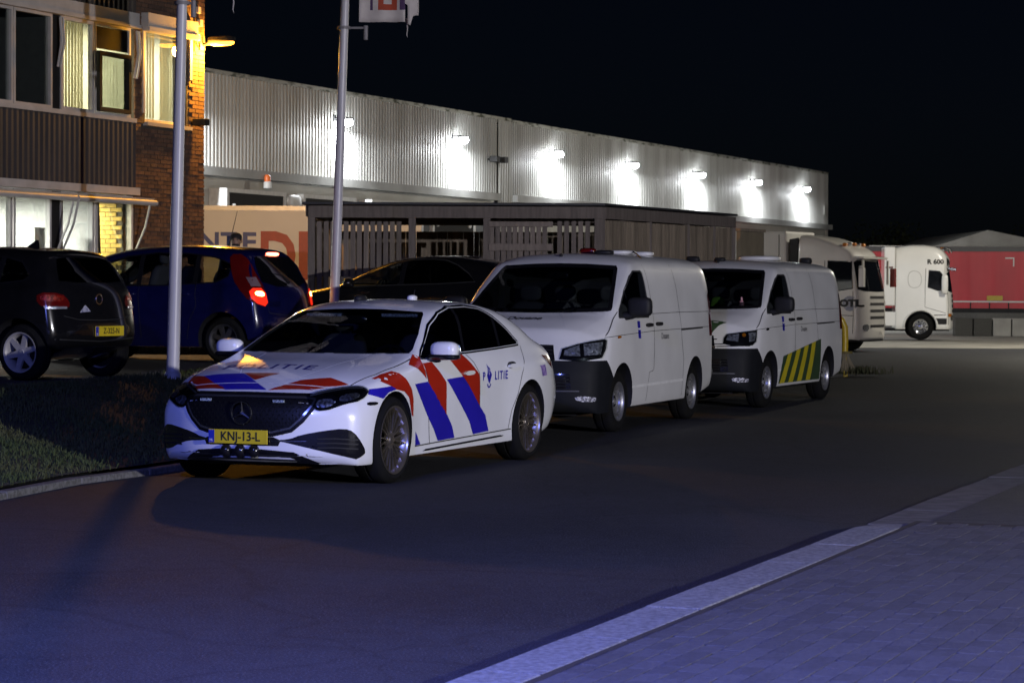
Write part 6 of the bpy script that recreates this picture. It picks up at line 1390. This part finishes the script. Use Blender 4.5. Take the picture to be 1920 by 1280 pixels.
def otl_lorry():
    root = empty('lorry', label='white lorry with round logo on its door, nearest the customs vans', cat='lorry')
    a = R(-60.6); root.rotation_euler = (0, 0, R(90) - a); root.location = (12.05, 80.8, -.47)
    P = mat('lorry_cream_paint', (.62, .60, .56), .3, col2=(.55, .53, .49), coat=.7, scale=1.2)
    spec = cab_spec(3.85, 2.35, [(0, 3.05), (.3, 3.28), (.9, 3.52), (1.7, 3.78), (2.35, 3.86)]); me = loft(spec); bvh = bvh_of(me); me = cut(me, arch_cutters((1.42,), .52, .60, .6, 1.6), MATT); body_object(root, me, P, 40)
    win = [(.42, 2.10), (.50, 2.95), (1.28, 2.98), (1.30, 2.15), (.95, 2.02)]
    wsh = [(0, 1.98), (-.90, 2.0), (-1.16, 2.06), (-1.10, 2.95), (-.95, 3.02), (0, 3.06)]; ws = wsh + [(-y, z) for y, z in wsh[-2:0:-1]]
    common_cab(root, bvh, P, win, ws)
    m = MB(); m.prism([(.10, 3.05), (.42, 3.08), (.42, 3.16), (.08, 3.12)], -1.10, 1.10, 'Y'); m.build('sun_visor', P, root, bevel=.02)
    for z in (1.80, 1.58, 1.36, 1.14, .86): seam(root, [(-.62, z), (0, z), (.62, z)], 'F', bvh, MATT, .09, .008, 'grille_slot', .15)
    for s in (-1, 1):
        fr = fr_side(s); A = ('A', 35 * -s); c = rear_corner(A, [(.12, s * 1.02, .92), (.02, s * .72, .92), (.02, s * .72, .70), (.14, s * 1.02, .72)])
        patch('headlight', smooth_poly(c, 1), A, bvh, mat('lorry_headlight', (.55, .56, .58), .15, .9, bump=.7, bscale=30), root, .01, .08)
        seam(root, [(.40, 2.0), (.38, 1.2), (.40, .62)], fr, bvh, SEAM, .02); seam(root, [(1.40, 3.0), (1.42, 2.0), (1.40, 1.25), (.40, 1.20)], fr, bvh, SEAM, .02)
        e = [(.92 + .26 * math.cos(t), 1.60 + .26 * math.sin(t)) for t in [2 * math.pi * k / 28 for k in range(29)]]
        em = patch('logo', [(.50 + .25 * math.cos(t), 1.60 + .25 * math.sin(t)) for t in [2 * math.pi * k / 28 for k in range(28)]], fr, bvh, mat('logo_blue_grey', (.16, .18, .26), .4, col2=(.30, .30, .32), scale=9), root, .006, .2)
        words('lettering', 'OTL', .30, (.50, 1.60), fr, bvh, INK, em, flip=(s > 0), bold=.02, off=.012, sx=1.25)
        w = MB(); w.box((.02, s * 1.42, 2.45), (.16, .20, .62)); w.tube([(.2, s * 1.2, 2.8), (.02, s * 1.42, 2.8)], .03, 6); w.build('mirror', P if s > 0 else mat('red_mirror_cap', (.20, .02, .015), .35, coat=.5), root, bevel=.03)
        b = MB().box((.10, s * 1.12, 2.62), (.05, .10, .80)).build('screen_curtain', mat('curtain', (.42, .40, .36), .8), root)
        truck_wheel(root, 1.42, s * 1.08, .51, CHROME)
    for i, y in enumerate((-.8, -.4, 0, .4, .8)):
        h = bvh.ray_cast(Vector((.85, y, 6)), Vector((0, 0, -1)))[0]; q = MB(); superell(q, h + Vector((0, 0, .05)), (.08, .11, .06), .7); q.build('roof_lamp', CHROME if i % 2 else LAMP_AMB, root, smooth=60)
    words('lettering', 'F 1%', .12, (-.30, .62), 'F', bvh, INK, root, flip=True, off=.012)
    MB().b2((.2, -1.0, .35), (2.3, 1.0, .42)).build('chassis', MATT, root)
    # white semitrailer coupled behind
    t = empty('box_trailer', label='pale box trailer with rounded roof edge coupled to the lorry beside the vans', cat='trailer'); t.rotation_euler = root.rotation_euler; t.location = root.location
    W = mat('trailer_panel', (.44, .43, .40), .4, col2=(.37, .36, .33), scale=.8, stretch=(1, 1, .2))
    MB().b2((2.75, -1.25, 1.05), (8.6, 1.25, 3.98)).build('trailer_body', W, t, bevel=.08)
    for x in (3.0, 4.0, 5.0, 6.0, 7.0, 8.0): MB().b2((x, 1.252, 1.1), (x + .02, 1.262, 3.85)).build('panel_joint', SEAM, t)
    MB().b2((2.9, -.5, .75), (8.4, .5, 1.04)).build('chassis', MATT, t)
    for x in (6.4, 7.7):
        for s in (-1, 1): truck_wheel(t, x, s * 1.05, .51, STEEL)
    for s in (-1, 1): MB().prism([(2.36, 1.0), (2.60, 1.0), (2.66, 3.7), (2.36, 3.75)], s * 1.08, s * 1.20, 'Y').build('side_deflector', MATT, root)
def r_lorry():
    root = empty('lorry', label='white lorry with R 600 on its cab roof in front of the red trailer', cat='lorry')
    e1 = Vector((-.995, .10)); a = math.atan2(e1.x, e1.y); root.rotation_euler = (0, 0, R(90) - a); root.location = (17.75, 98.9, -.40)
    P = mat('lorry_white_paint', (.72, .72, .70), .28, col2=(.66, .66, .64), coat=.8, scale=1.0)
    roof = [(0, 3.15), (.15, 3.35), (.45, 3.62), (.9, 3.76), (1.5, 3.80), (2.35, 3.70)]
    spec = cab_spec(3.8, 2.35, roof, [(.3, .02), (1.0, .0), (1.9, .04), (2.9, .16), (3.3, .12), (3.9, .2)]); me = loft(spec); bvh = bvh_of(me)
    me = cut(me, arch_cutters((1.35,), .52, .62, .6, 1.6), MATT); body_object(root, me, P, 40)
    MB().b2((2.36, -1.24, 1.35), (2.80, 1.24, 3.70)).build('air_deflector', P, root, bevel=.04)
    win = [(.34, 1.98), (.36, 2.40), (.62, 2.72), (1.02, 2.76), (1.06, 2.10), (.70, 1.98)]
    wsh = [(0, 1.86), (-1.0, 1.90), (-1.19, 1.96), (-1.15, 2.62), (-1.0, 2.70), (0, 2.74)]; ws = wsh + [(-y, z) for y, z in wsh[-2:0:-1]]
    common_cab(root, bvh, P, win, ws)
    m = MB(); m.prism([(-.04, 2.74), (.30, 2.80), (.30, 2.90), (-.06, 2.86)], -1.12, 1.12, 'Y'); m.build('sun_visor', BLACK, root, bevel=.02)
    for z in (1.75, 1.55, 1.35, 1.15): seam(root, [(-.9, z), (0, z), (.9, z)], 'F', bvh, MATT, .12, .01, 'grille_slot', .15)
    for s in (-1, 1):
        fr = fr_side(s)
        patch('roof_window', [(.14, 2.95), (.32, 2.95), (.34, 3.28), (.22, 3.18)], fr, bvh, MATT, root, .006, .1)
        sw = smooth_poly([(1.32, 2.10), (1.85, 2.05), (1.86, 2.75), (1.34, 2.72)], 2); seam(root, sw + [sw[0]], fr, bvh, mat('pressing_grey', (.40, .40, .38), .5), .025, .003, 'pressing')
        seam(root, [(1.16, 2.85), (1.18, 2.0), (1.18, 1.30), (.30, 1.05)], fr, bvh, SEAM, .018); seam(root, [(.30, 2.0), (.26, 1.5), (.26, .6)], fr, bvh, SEAM, .018); seam(root, [(.30, 1.0), (.9, .98)], fr, bvh, SEAM, .03)
        words('lettering', 'R 600', .25, (.78, 3.10), fr, bvh, INK, root, flip=(s > 0), bold=.012, off=.008, sx=1.1)
        patch('step_recess', [(.32, .62), (.75, .62), (.75, .86), (.32, .86)], fr, bvh, MATT, root, .006, .1)
        patch('corner_lamp', [(.12, .92), (.26, .92), (.26, 1.05), (.12, 1.05)], fr, bvh, LAMP_AMB, root, .01, .1)
        w = MB(); superell(w, (.42, s * 1.40, 2.22), (.13, .12, .40), .5); w.tube([(.35, s * 1.2, 2.0), (.42, s * 1.40, 1.95)], .03, 6); w.build('mirror', P, root, smooth=60)
        c = rear_corner(('A', 35 * -s), [(.10, s * 1.08, 1.0), (0, s * .8, 1.0), (0, s * .8, .75), (.12, s * 1.08, .78)]); patch('headlight', smooth_poly(c, 1), ('A', 35 * -s), bvh, MATS['lorry_headlight'], root, .01, .1)
        ar = MB(); ar.tube([(1.35 + .66 * math.cos(t), s * 1.25, .52 + .66 * math.sin(t)) for t in [math.pi * k / 16 for k in range(17)]], .045, 6); ar.build('wheel_arch_trim', P, root, smooth=60)
        truck_wheel(root, 1.35, s * 1.10, .52, CHROME)
        h = MB(); h.tube([(.10, s * .7, 3.48), (.18, s * .7, 3.62), (.30, s * .7, 3.66)], .03, 6); h.build('air_horn', CHROME, root, smooth=60)
    for y in (-.7, -.2, .3, .8):
        h = bvh.ray_cast(Vector((.45, y, 6)), Vector((0, 0, -1)))[0]; q = MB(); superell(q, h + Vector((0, 0, .06)), (.08, .11, .07), .7); q.build('roof_lamp', LAMP_AMB if y in (.3,) else CHROME, root, smooth=60)
    MB().b2((2.3, -1.2, .55), (5.0, -.9, 1.1)).build('side_skirt', P, root, bevel=.02); MB().b2((2.3, .9, .55), (5.0, 1.2, 1.1)).build('side_skirt', P, root, bevel=.02)
    MB().b2((.2, -.85, .35), (6.0, .85, .45)).build('chassis', MATT, root)
    for s in (-1, 1): truck_wheel(root, 5.6, s * 1.0, .51, STEEL)
otl_lorry(); r_lorry()
def red_trailer(x0, y0, x1, y1, z, label, wide=True):
    d = Vector((x1 - x0, y1 - y0, 0)); L = d.length
    t = empty('curtain_trailer', (x0, y0, z), math.atan2(d.y, d.x), label, 'trailer')
    RED = mat('red_curtain', (.50, .024, .040), .5, col2=(.41, .019, .032), scale=.9, bump=.25, bscale=2.2, stretch=(1, 1, .35))
    cu = MB(); n = int(L / .12)
    for side_y, sg in ((-.0, 1), (2.5, -1)):
        vs = []; fs = []
        for i in range(n + 1):
            x = L * i / n
            for zz, k in ((1.15, .02), (2.4, .012), (3.72, .0)): vs.append((x, side_y + sg * (k * math.sin(x * 5.1) + .004 * math.sin(x * 17)), zz))
        for i in range(n):
            for j in range(2): a = i * 3 + j; fs.append((a, a + 3, a + 4, a + 1))
        cu.add(vs, fs)
    cu.build('curtain', RED, t, smooth=60)
    MB().b2((-.02, -.03, 3.72), (L + .02, 2.53, 3.95)).build('roof_rail', mat('trailer_rail', (.05, .05, .055), .5), t)
    MB().b2((0, .03, .95), (L, 2.47, 1.14)).build('floor', MATT, t)
    for x in (0, L): MB().b2((x - .04, -.02, 1.0), (x + .04, 2.52, 3.72)).build('end_frame', mat('end_red', (.12, .012, .015), .5), t)
    MB().b2((0, -.05, 1.42), (L, -.038, 1.48)).build('reflective_strip', mat('reflective_white', (.6, .6, .6), .4), t)
    k = 0; x = .4
    while x < L: MB().b2((x, -.055, 1.0), (x + .05, -.04, 1.42)).build('strap', MATT, t); x += .85
    for x in (L * .2, L * .3): 
        for yy in (.25, 2.25): o = MB(); o.lathe([(0, -.15), (.5, -.15), (.5, .15), (0, .15)], 24, c=(x, yy, .5), axis='Y'); o.build('wheel', TYRE, t, smooth=40)
    return t, L
red_t, RL = red_trailer(10.3, 113.0, 23.2, 111.0, -.38, 'red curtain-sided trailer behind the R 600 lorry with a yellow plate')
MB().b2((RL - 1.7, -.06, 1.5), (RL - 1.0, -.045, 1.72)).build('hazard_plate', mat('hazard_plate', (.55, .40, .03), .5, col2=(.35, .25, .02), scale=30), red_t)
m = MB(); m.b2((RL - .9, -.06, 3.4), (RL - .5, -.045, 3.45)); m.b2((RL - .55, -.06, 3.05), (RL - .5, -.045, 3.4)); m.build('reflective_corner', MATS['reflective_white'], red_t)
# ------------------------------------------------------------------ man standing behind the blue car
def person():
    X, Y, Z = -4.10, 36.4, .60; k = .985
    r = empty('person', (X, Y, Z), 0, 'person with short dark hair and beard in dark clothes standing behind the blue car', 'person')
    J = {'pel': (0, 0, .95, .155), 'abd': (0, 0, 1.08, .14), 'che': (0, .01, 1.28, .165), 'col': (0, .01, 1.43, .12), 'nek': (0, 0, 1.50, .058), 'nk2': (0, -.01, 1.56, .055), 'hd1': (0, -.02, 1.62, .078), 'hd2': (0, -.015, 1.70, .090), 'top': (0, -.01, 1.755, .055)}
    E = [('pel', 'abd'), ('abd', 'che'), ('che', 'col'), ('col', 'nek'), ('nek', 'nk2'), ('nk2', 'hd1'), ('hd1', 'hd2'), ('hd2', 'top')]
    for s, n in ((-1, 'l'), (1, 'r')):
        J.update({'sh' + n: (s * .18, .01, 1.42, .07), 'el' + n: (s * .25, .04, 1.13, .048), 'wr' + n: (s * .24, -.05, .89, .034), 'pa' + n: (s * .235, -.07, .82, .036),
                  'hip' + n: (s * .10, 0, .88, .105), 'kn' + n: (s * .12, -.02, .50, .068), 'an' + n: (s * .12, .02, .10, .045), 'to' + n: (s * .14, -.15, .035, .036)})
        E += [('col', 'sh' + n), ('sh' + n, 'el' + n), ('el' + n, 'wr' + n), ('wr' + n, 'pa' + n), ('pel', 'hip' + n), ('hip' + n, 'kn' + n), ('kn' + n, 'an' + n), ('an' + n, 'to' + n)]
        for f in range(5):
            a = (f - 2) * .016 if f < 4 else .0; ln = (.075, .085, .08, .065, .05)[f]
            bx, by, bz = s * .235 - .0, -.07 + a, .80; J['f%s%d0' % (n, f)] = (bx, by if f < 4 else -.115, bz - (.02 if f < 4 else -.005), .0095); J['f%s%d1' % (n, f)] = (bx - s * .008, by - .006 if f < 4 else -.13, bz - ln * .6, .009); J['f%s%d2' % (n, f)] = (bx - s * .022, by - .008 if f < 4 else -.128, bz - ln, .0075)
            E += [('pa' + n, 'f%s%d0' % (n, f)), ('f%s%d0' % (n, f), 'f%s%d1' % (n, f)), ('f%s%d1' % (n, f), 'f%s%d2' % (n, f))]
    ks = list(J); me = bpy.data.meshes.new('body'); me.from_pydata([tuple(c * k for c in J[q][:3]) for q in ks], [(ks.index(a), ks.index(b)) for a, b in E], [])
    o = bpy.data.objects.new('tmp', me); COL.objects.link(o); md = o.modifiers.new('s', 'SKIN'); sv = me.skin_vertices[0].data
    for i, q in enumerate(ks): sv[i].radius = (J[q][3] * k,) * 2; sv[i].use_root = (q == 'pel')
    sb = o.modifiers.new('u', 'SUBSURF'); sb.levels = 2; sb.render_levels = 2; dg = bpy.context.evaluated_depsgraph_get(); dg.update(); bm_ = bpy.data.meshes.new_from_object(o.evaluated_get(dg)); bpy.data.objects.remove(o)
    SK = mat('skin', (.33, .19, .12), .55, subs=.1); SH = mat('dark_jacket', (.03, .032, .04), .85); TR = mat('dark_trousers', (.02, .022, .03), .9); SHO = mat('shoes', (.015, .013, .012), .5)
    for m in (SK, SH, TR, SHO): bm_.materials.append(m)
    # pull a face out of the head: brow, nose, chin
    for v in bm_.vertices:
        x, y, z = v.co
        if z > 1.56 * k and y < 0:
            v.co.x *= .92; zz = z / k
            v.co.y -= .012 * math.exp(-((zz - 1.62) / .03) ** 2) * math.exp(-(x / .05) ** 2) + .028 * math.exp(-((zz - 1.665) / .018) ** 2) * math.exp(-(x / .016) ** 2)
            v.co.y += .010 * math.exp(-((zz - 1.69) / .012) ** 2) * (math.exp(-((x - .032) / .014) ** 2) + math.exp(-((x + .032) / .014) ** 2))
    for p in bm_.polygons:
        c = p.center / k; p.use_smooth = True
        p.material_index = 0 if (c.z > 1.50 or (c.z < .90 and abs(c.x) > .19 and c.z > .6)) else 1 if c.z > .93 or (abs(c.x) > .2 and c.z > .88) else 2 if c.z > .10 else 3
    body = link('body', bm_, None, r)
    HR = mat('dark_hair', (.018, .013, .010), .8, bump=.8, bscale=120); h = MB(); superell0(h, (0, .012 * k, 1.725 * k), (.088, .095, .075), .9, 20, 14); h.build('hair', HR, r, smooth=60)
    b = MB(); superell0(b, (0, -.070 * k, 1.605 * k), (.058, .040, .034), .9, 16, 10); b.build('beard', HR, r, smooth=60)
    for s in (-1, 1):
        e = MB(); superell0(e, (s * .031, -.083 * k, 1.69 * k), (.012, .008, .007), 1, 10, 8); e.build('eye', mat('eye', (.05, .04, .035), .2), r, smooth=60)
        e = MB(); superell0(e, (s * .085, .0, 1.675 * k), (.010, .022, .034), .9, 10, 8); e.build('ear', SK, r, smooth=60)
        e = MB(); superell0(e, (s * .031, -.090 * k, 1.708 * k), (.020, .006, .005), 1, 10, 6); e.build('eyebrow', HR, r, smooth=60)
person()
